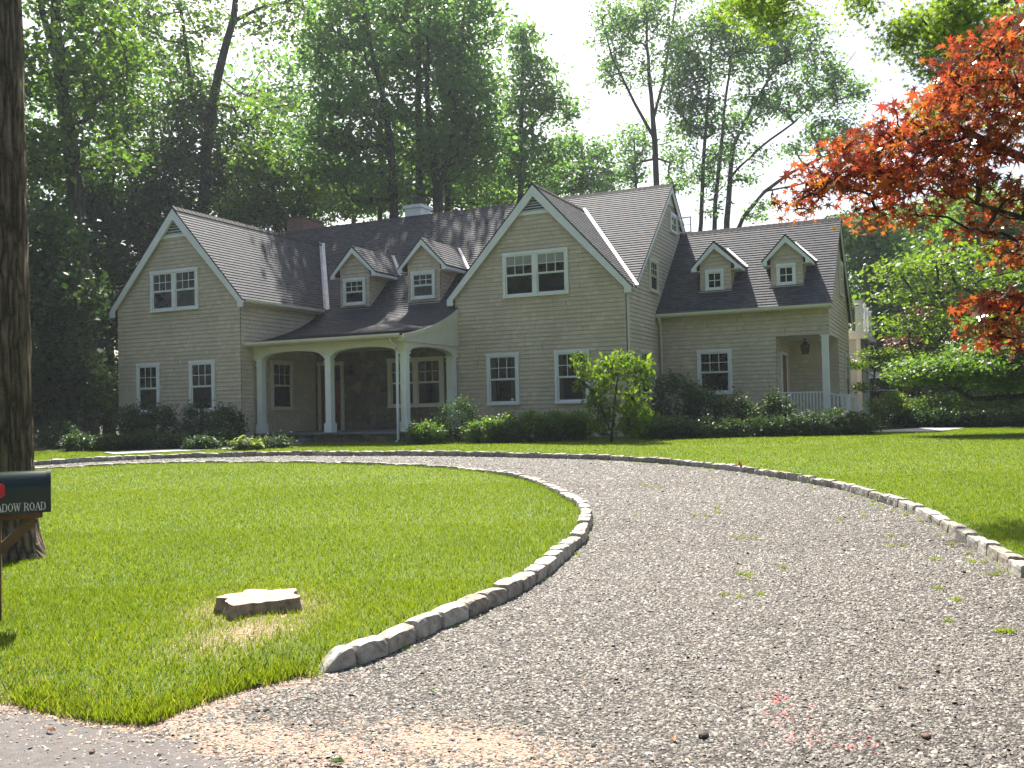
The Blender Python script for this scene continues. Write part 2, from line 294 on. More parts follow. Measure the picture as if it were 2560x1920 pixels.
# ------------------------------------------------------------------ object helpers
def tag(o, label=None, cat=None, group=None, kind=None):
    if label: o['label'] = label
    if cat: o['category'] = cat
    if group: o['group'] = group
    if kind: o['kind'] = kind
    return o
def thing(name, label, cat, loc=(0, 0, 0), group=None):
    o = D.objects.new(name, None); C.objects.link(o); o.location = loc; o.empty_display_size = .3
    return tag(o, label, cat, group)
def origin_of(p):
    v = Vector((0, 0, 0))
    while p is not None: v += p.location; p = p.parent
    return np.array(v)
class MB:
    def __init__(s): s.v = []; s.f = []; s.uv = []
    def quad(s, pts, uvs=None):
        n = len(s.v); s.v += [tuple(map(float, p)) for p in pts]; s.f.append(tuple(range(n, n+len(pts))))
        s.uv.append(uvs or [(0, 0)]*len(pts))
    def box(s, a, b):
        x0, y0, z0 = a; x1, y1, z1 = b
        P = [(x0, y0, z0), (x1, y0, z0), (x1, y1, z0), (x0, y1, z0), (x0, y0, z1), (x1, y0, z1), (x1, y1, z1), (x0, y1, z1)]
        for q in ((0, 3, 2, 1), (4, 5, 6, 7), (0, 1, 5, 4), (1, 2, 6, 5), (2, 3, 7, 6), (3, 0, 4, 7)): s.quad([P[i] for i in q])
    def obox(s, p, q, w, h, up=(0, 0, 1)):
        """bar from p to q, w wide, h high"""
        p = Vector(p); q = Vector(q); d = (q-p).normalized(); u = Vector(up); sd_ = d.cross(u)
        if sd_.length < 1e-4: sd_ = d.cross(Vector((1, 0, 0)))
        sd_.normalize(); u = sd_.cross(d)
        P = [e+sd_*a*w/2+u*c*h/2 for e in (p, q) for a, c in ((-1, -1), (1, -1), (1, 1), (-1, 1))]
        for k in ((0, 1, 2, 3), (7, 6, 5, 4), (0, 4, 5, 1), (1, 5, 6, 2), (2, 6, 7, 3), (3, 7, 4, 0)): s.quad([P[i] for i in k])
    def prism(s, poly, fn, d0, d1):
        """poly (s,z) list; fn(s,z,d)->xyz; extruded d0..d1"""
        A = [fn(a, b, d0) for a, b in poly]; B = [fn(a, b, d1) for a, b in poly]
        s.quad(A); s.quad(B[::-1]); n = len(poly)
        for i in range(n):
            j = (i+1) % n; s.quad([A[j], A[i], B[i], B[j]])
    def tube(s, pts, rs, k=8, cap=True):
        pts = [Vector(p) for p in pts]; base = len(s.v)
        for i, p in enumerate(pts):
            d = (pts[min(i+1, len(pts)-1)]-pts[max(i-1, 0)])
            d = d.normalized() if d.length > 1e-6 else Vector((0, 0, 1))
            a = d.orthogonal() if abs(d.z) < .9 else Vector((1, 0, 0)) - d*d.x
            a.normalize(); b_ = d.cross(a)
            for j in range(k):
                t = 2*math.pi*j/k; q = p+(a*math.cos(t)+b_*math.sin(t))*rs[i]; s.v.append(tuple(q))
        for i in range(len(pts)-1):
            for j in range(k):
                a0 = base+i*k+j; a1 = base+i*k+(j+1) % k
                s.f.append((a0, a1, a1+k, a0+k)); s.uv.append([(0, 0)]*4)
        if cap:
            s.f.append(tuple(base+j for j in range(k))[::-1]); s.uv.append([(0, 0)]*k)
            e = base+(len(pts)-1)*k; s.f.append(tuple(e+j for j in range(k))); s.uv.append([(0, 0)]*k)
    def lathe(s, c, prof, k=12):
        base = len(s.v)
        for r_, z in prof:
            for j in range(k):
                t = 2*math.pi*j/k; s.v.append((c[0]+r_*math.cos(t), c[1]+r_*math.sin(t), c[2]+z))
        for i in range(len(prof)-1):
            for j in range(k):
                a0 = base+i*k+j; a1 = base+i*k+(j+1) % k
                s.f.append((a0, a1, a1+k, a0+k)); s.uv.append([(0, 0)]*4)
        s.f.append(tuple(base+j for j in range(k))[::-1]); s.uv.append([(0, 0)]*k)
        e = base+(len(prof)-1)*k; s.f.append(tuple(e+j for j in range(k))); s.uv.append([(0, 0)]*k)
    def build(s, name, m, parent=None, smooth_=False, bevel=0):
        me = D.meshes.new(name); o0 = origin_of(parent)
        V_ = [tuple(np.array(p)-o0) for p in s.v] if parent is not None else s.v
        me.from_pydata(V_, [], s.f); me.materials.append(m)
        ul = me.uv_layers.new(name='UVMap'); flat = [c for f in s.uv for u in f for c in u]
        ul.data.foreach_set('uv', flat)
        if smooth_: me.polygons.foreach_set('use_smooth', [True]*len(me.polygons))
        me.update(); o = D.objects.new(name, me); C.objects.link(o)
        if parent is not None: o.parent = parent
        if bevel:
            md = o.modifiers.new('bevel', 'BEVEL'); md.width = bevel; md.segments = 1; md.limit_method = 'ANGLE'
        return o
def npmesh(name, V_, faces_n, m, parent=None, tint=None, attrs=None, smooth_=False):
    """V_ (n*k,3) with consecutive k-gons"""
    k = faces_n; nf = len(V_)//k; me = D.meshes.new(name)
    me.vertices.add(len(V_)); me.vertices.foreach_set('co', np.ascontiguousarray(V_, dtype=np.float32).ravel())
    me.loops.add(nf*k); me.loops.foreach_set('vertex_index', np.arange(nf*k, dtype=np.int32))
    me.polygons.add(nf); me.polygons.foreach_set('loop_start', np.arange(nf, dtype=np.int32)*k)
    try: me.polygons.foreach_set('loop_total', np.full(nf, k, dtype=np.int32))
    except Exception: pass
    if tint is not None:
        a = me.attributes.new('tint', 'FLOAT', 'POINT'); a.data.foreach_set('value', np.repeat(tint, k).astype(np.float32))
    me.materials.append(m); me.update(calc_edges=True)
    o = D.objects.new(name, me); C.objects.link(o)
    if parent is not None: o.parent = parent
    return o
def idxmesh(name, V_, Fc, m, parent=None, tint=None, smooth_=False, attrs=None):
    k = Fc.shape[1]; me = D.meshes.new(name)
    me.vertices.add(len(V_)); me.vertices.foreach_set('co', np.ascontiguousarray(V_, dtype=np.float32).ravel())
    me.loops.add(Fc.size); me.loops.foreach_set('vertex_index', Fc.astype(np.int32).ravel())
    me.polygons.add(len(Fc)); me.polygons.foreach_set('loop_start', np.arange(len(Fc), dtype=np.int32)*k)
    try: me.polygons.foreach_set('loop_total', np.full(len(Fc), k, dtype=np.int32))
    except Exception: pass
    for nm, arr in (attrs or {}).items():
        a = me.attributes.new(nm, 'FLOAT', 'POINT'); a.data.foreach_set('value', arr.astype(np.float32))
    if tint is not None:
        a = me.attributes.new('tint', 'FLOAT', 'POINT'); a.data.foreach_set('value', tint.astype(np.float32))
    if smooth_: me.polygons.foreach_set('use_smooth', np.ones(len(Fc), bool))
    me.materials.append(m); me.update(calc_edges=True)
    o = D.objects.new(name, me); C.objects.link(o)
    if parent is not None: o.parent = parent
    return o

# ------------------------------------------------------------------ ground: kerb lines, lawns, drive, road
inner_px = [(781, 1698), (830, 1681.6), (927, 1655.5), (1007, 1624), (1070.5, 1588), (1129.5, 1562.7), (1186.5, 1537), (1233, 1516), (1279, 1495), (1321.5, 1472), (1380.6, 1432), (1401.7, 1413), (1433, 1383), (1463, 1354), (1473, 1328.5), (1479.7, 1299)]
inner_top = [(1476, 1270), (1458, 1250), (1400, 1219), (1338, 1195), (1275, 1182), (1190.6, 1171), (1119, 1165), (983, 1159), (810, 1154), (640, 1153), (460, 1154), (290, 1159), (140, 1167)]
inner = [on_ground(*q) for q in inner_px] + [on_ground(u, v, .09) for u, v in inner_top]
inner += [(7.0, -11.2), (6.4, -13.0), (6.0, -15.6), (5.8, -18.5), (5.7, -22.0)]
inner = smooth(inner, 5)
outer_px = [(98, 1163), (231, 1155), (347, 1149), (440, 1146), (694, 1140), (868, 1140), (1041, 1140), (1157, 1141), (1273, 1144), (1388, 1147), (1500, 1149.6), (1611, 1157), (1721.8, 1166.4), (1810.6, 1176.4), (1910.4, 1191), (2015.8, 1209.7), (2110, 1228.5), (2165.5, 1246.8), (2248.8, 1271.8), (2309.8, 1299.5), (2376, 1338), (2442.9, 1377), (2498, 1410), (2554, 1449)]
outer = [(2.2, -24.0), (2.4, -18.0), (3.0, -14.0), (4.2, -11.0), (5.6, -9.3)] + [on_ground(*q) for q in outer_px]
outer = smooth(outer, 5)
lawn_edge = smooth([(21.50, -18.25), on_ground(700, 1712), on_ground(600, 1733), on_ground(480, 1775), on_ground(385, 1812), on_ground(300, 1815), on_ground(170, 1798), on_ground(60, 1772), on_ground(0, 1762), (18.6, -19.3), (14, -20.6), (5.7, -22.0)], 4)
island = np.vstack([inner, lawn_edge[::-1][1:-1]])
lawn_out = np.vstack([outer, [(25.35, -15.0), (25.7, -16.6), (26.8, -18.6), (30, -21), (60, -30), (60, 45), (-40, 45), (-40, -24)]])
road_line = np.array([(-40, -24.5), (5, -22.6), (14, -20.9), (18.6, -19.75), on_ground(100, 1790), on_ground(250, 1828), on_ground(420, 1858), on_ground(620, 1905), (22.6, -19.6), (23.3, -19.45), (23.9, -19.4), (24.4, -19.5), (25.5, -19.9), (28, -21.5), (60, -36)])
road_poly = np.vstack([road_line, [(60, -70), (-40, -70)]])
def H(P):
    """surface height: lawns stand 7 cm over the gravel"""
    base = gz(P[:, 0], P[:, 1])
    li = in_poly(P, island) | in_poly(P, lawn_out)
    d = np.minimum(dist_line(P, inner), dist_line(P, outer))
    de = dist_line(P, lawn_edge)
    t = np.where(li, np.clip(np.minimum(d/.25, de/.4), 0, 1), 0)
    dd = (P[:, 0]-CAM[0])*math.sin(YAW)+(P[:, 1]-CAM[1])*math.cos(YAW)
    far = np.clip((24.5-dd)/4, 0, 1)
    return base+.07*t*np.where(in_poly(P, lawn_out), far, 1.0) + 0.004*np.sin(P[:, 0]*2.1)*np.cos(P[:, 1]*1.7)
STUMP = np.array(on_ground(648, 1546))
def bare_at(P):
    ds = np.hypot(P[:, 0]-STUMP[0], P[:, 1]-STUMP[1])
    a = np.clip(1.15-ds/.55, 0, 1)
    q = STUMP+np.array([.35, -.55]); a = np.maximum(a, np.clip(1-np.hypot((P[:, 0]-q[0])*1.6, P[:, 1]-q[1])/.75, 0, 1))
    a = np.maximum(a, .9*np.clip(1-dist_line(P, lawn_edge)/.16, 0, 1))
    return a
def chips_at(P):
    """how much of the gravel is strewn with pale wood chips (near the road and the stump)"""
    c = np.array([22.2, -18.9]); q1 = .8*np.exp(-(((P[:, 0]-22.0)/.9)**2+((P[:, 1]+19.05)/.2)**2))
    q2 = np.exp(-(((P[:, 0]-22.75)/.5)**2+((P[:, 1]+18.75)/.2)**2)); q3 = np.exp(-dist_line(P, lawn_edge)/.14)*.85
    q4 = .35*np.clip(1-dist_line(P, road_line)/.5, 0, 1)
    return np.clip(np.maximum.reduce([q1, q2, q3, q4]), 0, 1)
def grid_piece(x0, x1, y0, y1, step):
    xs = np.arange(x0, x1+1e-6, step); ys = np.arange(y0, y1+1e-6, step)
    X, Y = np.meshgrid(xs, ys); P = np.stack([X.ravel(), Y.ravel()], 1); nx = len(xs); ny = len(ys)
    i = np.arange(nx-1)[None, :]+np.arange(ny-1)[:, None]*nx; i = i.ravel()
    Fq = np.stack([i, i+1, i+nx+1, i+nx], 1); return P, Fq
pieces = {'lawn': [], 'driveway': [], 'road': []}
tiles = [(2, 40, -10, 12, .2), (2, 16, -26, -10, .2), (28, 40, -26, -10, .2), (16, 28, -20.4, -10, .08), (16, 28, -26, -20.4, .2)]
tiles[1] = (2, 16, -26, -10, .2)
for t in tiles:
    P, Fq = grid_piece(*t); ctr = P[Fq].mean(1)
    rd_ = in_poly(ctr, road_poly); lw = (in_poly(ctr, island) | in_poly(ctr, lawn_out)) & ~rd_; z = H(P)
    for nm, mk in (('lawn', lw), ('driveway', ~lw & ~rd_), ('road', rd_)):
        if mk.any(): pieces[nm].append((P, z, Fq[mk]))
for nm, m, lab, cat in (('lawn', lawn_m, 'mown green lawn round the gravel drive', 'lawn'), ('driveway', gravel_m, 'curved loose gravel driveway', 'driveway'), ('road', asphalt, 'grey asphalt road edge', 'road')):
    VV = []; FF = []; n = 0
    for P, z, Fq in pieces[nm]:
        used = np.unique(Fq); mp_ = np.full(len(P), -1); mp_[used] = np.arange(len(used))+n
        VV.append(np.column_stack([P[used], z[used]])); FF.append(mp_[Fq]); n += len(used)
    VV = np.vstack(VV); FF = np.vstack(FF); P = VV[:, :2]
    at_ = {'bare': bare_at(P)*(.9 if nm == 'lawn' else 0), 'chips': chips_at(P)}
    o = idxmesh(nm, VV, FF, m, attrs=at_, smooth_=True); tag(o, kind='structure')
# wide ground sheet to the horizon, under everything else
P, Fq = grid_piece(-260, 300, -260, 300, 20.0)
b = MB()
o = idxmesh('ground', np.column_stack([P, np.where(P[:, 1] > -25, gz(P[:, 0], P[:, 1])-.12, -.80)]), Fq, forest_m); tag(o, kind='structure')

# planting beds and paths (sheets a little above the lawn)
def sheet(name, poly, m, dz, thick=None):
    bb = MB(); pts = [(x, y, float(H(np.array([[x, y]]))[0])+dz) for x, y in poly]
    bb.quad(pts)
    if thick:
        for i in range(len(pts)):
            a = pts[i]; c = pts[(i+1) % len(pts)]
            bb.quad([a, (a[0], a[1], a[2]-thick), (c[0], c[1], c[2]-thick), c])
    return tag(bb.build(name, m), kind='structure')
sheet('planting_bed', [(10.7, 3.7), (10.75, .0), (11.6, 1.2), (13.5, 1.7), (16, 2.9), (18.2, 4.5), (20.5, 5.0), (22.6, 5.1), (23.4, 6.4), (22.6, 9), (21.55, 9), (21.55, 7.1), (16.3, 7.1), (16.3, 3.7)], mulch, .012)
sheet('planting_bed', [(-14, 4), (-14, -6.5), (1, -5.0), (3.6, -3.8), (5.9, -2.2), (5.3, .1), (0, .1), (0, 4)], mulch, .012)
sheet('planting_bed', [(22.8, 8.2), (25.6, 9.2), (40, 12.5), (40, 24), (27, 22), (22.6, 16)], mulch, .012)
sheet('walkway', [(5.4, -5.4), (6.6, -6.1), (7.9, -3.2), (7.7, -.4), (6.2, -.4), (6.3, -3.0)], concrete, .03, .05)
sheet('side_path', [(22.6, 5.55), (24.2, 5.35), (24.7, 6.4), (25.2, 8.4), (24.0, 8.8), (23.0, 7.0)], concrete, .03, .05)

# ------------------------------------------------------------------ kerb blocks
rng = np.random.default_rng(5)
def block_mesh(seed, tip=False):
    bm = bmesh.new(); bmesh.ops.create_cube(bm, size=1.0)
    bmesh.ops.subdivide_edges(bm, edges=bm.edges[:], cuts=5, use_grid_fill=True)
    r_ = random.Random(seed); ph = [r_.uniform(0, 6.28) for _ in range(9)]
    for v in bm.verts:
        c = v.co
        for a, k in ((0, .42), (1, .38), (2, .38)):     # worn, rounded arrises
            pass
        mx = sorted((abs(c.x), abs(c.y), abs(c.z)))
        e = max(0, mx[1]-.33)/.17                         # near an edge
        c2 = max(0, mx[0]-.33)/.17
        s_ = 1-.055*e-.05*c2
        c.x *= s_ if abs(c.x) > .3 else 1; c.y *= 1-.05*e-.06*c2; c.z *= 1-.045*e-.06*c2
        nse = math.sin(c.x*7+ph[0])*math.sin(c.y*6+ph[1])*math.cos(c.z*7+ph[2])*.035+math.sin(c.x*19+ph[3])*math.cos(c.y*15+ph[4]+c.z*13)*.025
        c.y += nse+r_.uniform(-.018, .018); c.z += math.sin(c.x*9+ph[5])*.016+math.sin(c.x*4+ph[6]+c.y*5)*.02+r_.uniform(-.012, .012); c.x += r_.uniform(-.01, .01)
        if tip:
            t = max(0, -c.x+.25)/.75; c.z = (c.z+.5)*(1-.85*t**1.3)-.5; c.y *= 1-.45*t
    me = D.meshes.new('kerb_stone'); bm.to_mesh(me); bm.free(); me.materials.append(granite); return me
BLK = [block_mesh(i) for i in range(9)]
def kerb(line, label, group, start=0.0, tip=False, side=1, stop=None):
    seg = np.hypot(*np.diff(line, axis=0).T); cum = np.concatenate([[0], np.cumsum(seg)]); L = cum[-1] if stop is None else stop
    s_ = start; k = 0
    at_ = lambda q: np.array([np.interp(q, cum, line[:, 0]), np.interp(q, cum, line[:, 1])])
    while s_ < L-.15:
        ln = float(rng.uniform(.235, .335)); a = at_(s_); c = at_(min(s_+ln, L)); m_ = (a+c)/2
        dr = c-a; nrm = np.array([-dr[1], dr[0]])/np.hypot(*dr)*side
        m_ = m_+nrm*.058
        if tip and k == 0:
            o = D.objects.new('kerb_stone', block_mesh(77, True)); tag(o, 'small sloping grey end block of the kerb beside the road', 'kerb stone')
        else:
            o = D.objects.new('kerb_stone', BLK[int(rng.integers(0, 9))]); tag(o, label, 'kerb stone', group)
        C.objects.link(o); hgt = .20+rng.uniform(-.012, .012)
        o.location = (m_[0], m_[1], gz(m_[0], m_[1])+.102-hgt/2+rng.uniform(-.012, .012))
        o.rotation_euler = (rng.uniform(-.09, .09), rng.uniform(-.045, .045), math.atan2(dr[1], dr[0])+rng.uniform(-.05, .05))
        o.scale = (ln-.008, .125+rng.uniform(-.012, .015), hgt); s_ += ln; k += 1
    return k
cumI = np.concatenate([[0], np.cumsum(np.hypot(*np.diff(inner, axis=0).T))])
iL = cumI[np.argmin(np.hypot(inner[:, 0]-7.0, inner[:, 1]+11.2))]
nI = kerb(inner, 'rough pale granite block set in the kerb round the island lawn', 'granite blocks round the island lawn', 0, True, 1, iL)
# outer: start near the trunk on the left
o0 = int(np.argmin(np.hypot(outer[:, 0]-4.2, outer[:, 1]+11.0)))
nO = kerb(outer[o0:], 'rough pale granite block set in the outer kerb along the house lawn', 'granite blocks along the house lawn', 0, False, 1)
print('kerb blocks', nI, nO)

# ------------------------------------------------------------------ grass blades
def blades(P, hgt, wid, seed, dead=None):
    r_ = np.random.default_rng(seed); n = len(P); z = H(P)-.005
    th = r_.uniform(0, 2*np.pi, n); lean = r_.normal(0, .33, (n, 2)); h = hgt*r_.uniform(.5, 1.25, n); wv = wid*r_.uniform(.7, 1.3, n)
    c = np.column_stack([P, z]); sdv = np.column_stack([np.cos(th), np.sin(th), np.zeros(n)])*wv[:, None]/2
    tip = c+np.column_stack([lean*h[:, None], h]); mid = c+np.column_stack([lean*h[:, None]*.35, h*.55])
    Vv = np.stack([c-sdv, c+sdv, mid+sdv*.75, tip, mid-sdv*.75], 1)
    lf = .5*np.sin(P[:, 0]*.9+np.sin(P[:, 1]*.7)*1.5)*np.sin(P[:, 1]*1.1+np.cos(P[:, 0]*.6)*1.7)+.5*np.sin(P[:, 0]*3.1+2*np.sin(P[:, 1]*1.3))*np.sin(P[:, 1]*2.7)
    tn = np.clip(r_.normal(.42, .18, n)+.13*lf, 0, .8)
    if dead is not None: tn = np.where(r_.random(n) < dead, r_.uniform(.85, 1, n), tn)
    return Vv.reshape(-1, 3), tn
gr = np.random.default_rng(11)
GV = []; GT = []
view_dir = np.array([math.sin(YAW), math.cos(YAW)]); view_r = np.array([math.cos(YAW), -math.sin(YAW)])
def vis(P, m=1.28):
    q = P-CAM[:2]; f = q@view_dir; l = q@view_r
    return (f > 2) & (np.abs(l) < f*.555*m+.5)
beds = []
for dmin, dmax, dens, hgt, wid in ((3, 7.2, 7000, .040, .0045), (7.2, 10, 4200, .037, .0055), (10, 14, 2300, .035, .008), (14, 20, 1100, .033, .012), (20, 31, 520, .034, .018)):
    area = 44*36; n = int(area*dens); chunk = 400000; done = 0
    while done < n:
        k = min(chunk, n-done); done += k
        P = np.column_stack([gr.uniform(0, 44, k), gr.uniform(-24, 12, k)])
        q = P-CAM[:2]; f = q@view_dir; P = P[(f > dmin) & (f <= dmax)]; P = P[vis(P)]
        if not len(P): continue
        P = P[in_poly(P, island) | (in_poly(P, lawn_out) & ~in_poly(P, road_poly))]
        P = P[(dist_line(P, inner) > .115) & (dist_line(P, outer) > .115) & ~((P[:, 1] > 3.6) & (P[:, 0] < 22))]
        ba = bare_at(P); P = P[gr.random(len(P)) > ba*.9]
        if not len(P): continue
        near = np.clip(.9-dist_line(P, lawn_edge), .0, 1)*.2+.015
        q = np.hypot(P[:, 0]-STUMP[0], P[:, 1]-STUMP[1]); near = np.maximum(near, .3*np.clip(1.1-q, 0, 1))
        tuft = .75+.45*(np.sin(P[:, 0]*5+np.sin(P[:, 1]*3)*2)*np.sin(P[:, 1]*6+np.cos(P[:, 0]*4)*2)*.5+.5)
        v_, t_ = blades(P, hgt*1.0, wid, int(gr.integers(1e9)), near); GV.append(v_); GT.append(t_)
GV = np.vstack(GV); GT = np.concatenate(GT); print('blades', len(GT))
o = npmesh('grass', GV, 5, grass_m, tint=GT); tag(o, 'blades of mown lawn grass', 'grass', kind='stuff')
# ragged tall grass along the road edge of the island
P = lawn_edge[gr.integers(0, len(lawn_edge), 9000)]+gr.normal(0, .10, (9000, 2)); P = P[in_poly(P, island)]; P = P[vis(P)]
v_, t_ = blades(P, .065, .005, 3, .12); o = npmesh('grass', v_, 5, grass_m, tint=t_); tag(o, 'longer ragged grass along the road edge of the lawn', 'grass', kind='stuff')
P = inner[gr.integers(0, len(inner), 5000)]+gr.normal(0, .13, (5000, 2)); P = P[in_poly(P, island)]; P = P[vis(P) & (dist_line(P, inner) < .16) & (dist_line(P, inner) > .09)]
v_, t_ = blades(P, .085, .007, 4, .05); o = npmesh('grass', v_, 5, grass_m, tint=t_); tag(o, 'grass tufts growing against the back of the island kerb', 'grass', kind='stuff')

# ------------------------------------------------------------------ loose gravel and wood chips
def pebbles(P, size, seed, flat=.6):
    r_ = np.random.default_rng(seed); n = len(P); z = H(P)
    base = np.array([(1, 0, 0), (.45, .85, 0), (-.6, .8, 0), (-1, -.1, 0), (-.5, -.85, 0), (.6, -.75, 0), (.45, .1, .8), (-.35, -.1, .9)])
    s_ = size*r_.lognormal(0, .32, n); sc3 = np.stack([s_*r_.uniform(.8, 1.3, n), s_*r_.uniform(.6, 1.0, n), s_*flat*r_.uniform(.7, 1.2, n)], 1)
    q = base[None]*sc3[:, None]*(1+r_.normal(0, .15, (n, 8, 1)))
    th = r_.uniform(0, 6.28, n); c_, sn = np.cos(th)[:, None], np.sin(th)[:, None]
    x = q[:, :, 0]*c_-q[:, :, 1]*sn; y = q[:, :, 0]*sn+q[:, :, 1]*c_; zz = q[:, :, 2]+x*r_.normal(0, .25, (n, 1))+y*r_.normal(0, .25, (n, 1))
    V_ = np.stack([x+P[:, :1], y+P[:, 1:2], zz+z[:, None]-.0], 2).reshape(-1, 3)
    tr_ = [(0, 1, 6), (1, 2, 6), (2, 7, 6), (2, 3, 7), (3, 4, 7), (4, 5, 7), (5, 6, 7), (5, 0, 6)]
    Fc = (np.array(tr_)[None]+(np.arange(n)*8)[:, None, None]).reshape(-1, 3)
    return V_, Fc, np.repeat(r_.random(n), 8)
PV = []; PF = []; PT = []; nn_ = 0
for dmin, dmax, dens, size in ((2.5, 5.5, 4200, .0075), (5.5, 8.5, 2600, .0085), (8.5, 13, 1100, .010), (13, 22, 420, .013)):
    k = int(22*19*dens) if dmin > 12 else int(12*14*dens); P = np.column_stack([gr.uniform(7, 29, k), gr.uniform(-22, -3, k)]) if dmin > 12 else np.column_stack([gr.uniform(17, 29, k), gr.uniform(-22, -8, k)])
    q = P-CAM[:2]; f = q@view_dir; P = P[(f > dmin) & (f <= dmax)]; P = P[vis(P)]
    P = P[~in_poly(P, island) & ~in_poly(P, lawn_out)]
    rd_ = in_poly(P, road_poly); dr_ = dist_line(P, road_line); P = P[~rd_ | (gr.random(len(P)) < .35*np.exp(-dr_/.25))]
    ch = chips_at(P); P = P[gr.random(len(P)) > ch*.75]
    v_, f_, t_ = pebbles(P, size, int(gr.integers(1e9))); PV.append(v_); PF.append(f_+nn_); PT.append(t_); nn_ += len(v_)
print('pebbles', nn_//8)
o = idxmesh('gravel', np.vstack(PV), np.vstack(PF), pebble_m, tint=np.concatenate(PT)); tag(o, 'loose mixed grey and tan pebbles of the drive', 'gravel', kind='stuff')
k = 1500000; P = np.column_stack([gr.uniform(17.5, 26, k), gr.uniform(-21, -15, k)]); P = P[vis(P)]
ch = np.where(in_poly(P, island), bare_at(P)*.6, chips_at(P)); ch = np.where(in_poly(P, road_poly), .12*np.exp(-dist_line(P, road_line)/.35)+ch*.5, ch)
P = P[gr.random(len(P)) < ch**1.5*.16+.0008*(dist_line(P, road_line) < 2)]; P = P[:90000]
v_, f_, t_ = pebbles(P, .0065, 7, .35)
o = idxmesh('wood_chips', v_, f_, chip_m, tint=t_); tag(o, 'pale sawdust and wood chips strewn by the road and the stump', 'wood chips', kind='stuff'); print('chips', len(P))
# ------------------------------------------------------------------ the shingled house
house = thing('house', 'long shingled house with two front gables, four dormers and an arched front porch', 'house', (10.6, 5.0, 0))
def course_surface(bb, o, U, T, Nn, poly, h, thick, gapface=True, uoff=0.0, groove=0.0):
    """overlapping courses on the convex polygon poly [(s,t)] of the plane o+sU+tT, outward normal Nn"""
    o = np.array(o, float); U = np.array(U, float); T = np.array(T, float); Nn = np.array(Nn, float)
    ts = [p[1] for p in poly]; t0 = min(ts); t1 = max(ts); n = len(poly)
    def ext(t):
        xs = []
        for i in range(n):
            a = poly[i]; c = poly[(i+1) % n]
            lo, hi = min(a[1], c[1]), max(a[1], c[1])
            if lo-1e-9 <= t <= hi+1e-9:
                if hi-lo < 1e-9: xs += [a[0], c[0]]
                else: xs.append(a[0]+(c[0]-a[0])*(t-a[1])/(c[1]-a[1]))
        return (min(xs), max(xs))
    cuts = sorted(set([round(t0, 6), round(t1, 6)]+[round(t, 6) for t in ts]+[round(k*h, 6) for k in range(math.ceil(t0/h), math.floor(t1/h)+1)]))
    for a, c in zip(cuts[:-1], cuts[1:]):
        if c-a < 1e-4: continue
        la, ra = ext(a+1e-6); lc, rc = ext(c-1e-6); k = math.floor((a+1e-6)/h)
        fa = (a-k*h)/h; fc = (c-k*h)/h; oa = thick*(1-fa)+.001; oc = thick*(1-fc)+.001
        gq = groove if (groove and fc > .999) else 0.0; c2 = c-gq
        P = [o+la*U+a*T+oa*Nn, o+ra*U+a*T+oa*Nn, o+rc*U+c2*T+oc*Nn, o+lc*U+c2*T+oc*Nn]
        if gq: bb.quad([P[3], P[2], P[2]-Nn*.03, P[3]-Nn*.03], [(lc+uoff, c-1e-3)]*4); bb.quad([P[3]-Nn*.03, P[2]-Nn*.03, P[2]-Nn*.03+gq*T, P[3]-Nn*.03+gq*T], [(lc+uoff, c-1e-3)]*4)
        bb.quad(P, [(la+uoff, a+1e-3), (ra+uoff, a+1e-3), (rc+uoff, c-1e-3), (lc+uoff, c-1e-3)])
        if fa < 1e-3:
            dq = .031 if groove else .002; Q = [o+la*U+a*T-dq*Nn, o+ra*U+a*T-dq*Nn]
            bb.quad([Q[0], Q[1], P[1], P[0]], [(la+uoff, a+1e-3), (ra+uoff, a+1e-3), (ra+uoff, a+1e-3), (la+uoff, a+1e-3)])
def wall(name, o, U, Nn, poly, m=None, label=None, parent=house):
    bb = MB()
    course_surface(bb, o, U, (0, 0, 1), Nn, poly, SID_H, .019, uoff=o[0]*.37+o[1]*.61, groove=.006)
    ob = bb.build(name, m or siding, parent)
    if label: ob['label'] = label
    return ob
X1, Y1 = (1, 0, 0), (0, 1, 0)
F_, E_, W_, B_ = (0, -1, 0), (1, 0, 0), (-1, 0, 0), (0, 1, 0)
# key dimensions (metres)
LW, LP, LE = 5.16, 7.50, 4.47       # left gable: width, ridge, wall-top height
RX0, RX1, RY, RP = 10.66, 16.32, 3.69, 7.70
MY, MZ, MK = 8.72, 8.45, .87
WX1, WY0, WY1, WP, WYR = 21.58, 7.03, 13.5, 6.99, 10.25
lxm = LW/2; lk = (7.56-4.43)/(lxm+.22); rxm = (RX0+RX1)/2; rk = (7.76-4.44)/((RX1-RX0)/2+.22)
wk_ = (7.0-3.83)/(WYR-6.73)
zl = lambda x: 7.56-lk*abs(x-lxm); zr = lambda x: 7.76-rk*abs(x-rxm)
zm = lambda y: MZ-MK*abs(y-MY); zw = lambda y: 7.0-wk_*abs(y-WYR)
G0 = -.12
# front gable walls
wall('wall', (0, 0, 0), X1, F_, [(0, G0), (LW, G0), (LW, zl(LW)-.06), (lxm, 7.56-.1), (0, zl(0)-.06)])
wall('wall', (RX0, RY, 0), X1, F_, [(0, G0), (RX1-RX0, G0), (RX1-RX0, zr(RX1)-.06), ((RX1-RX0)/2, 7.76-.1), (0, zr(RX0)-.06)])
# left wing side walls
wall('wall', (LW, 0, 0), Y1, E_, [(0, G0), (3.72, G0), (3.72, zl(LW)-.06), (0, zl(LW)-.06)])
wall('wall', (0, 0, 0), Y1, W_, [(0, G0), (13, G0), (13, 4.3), (0, zl(0)-.06)])
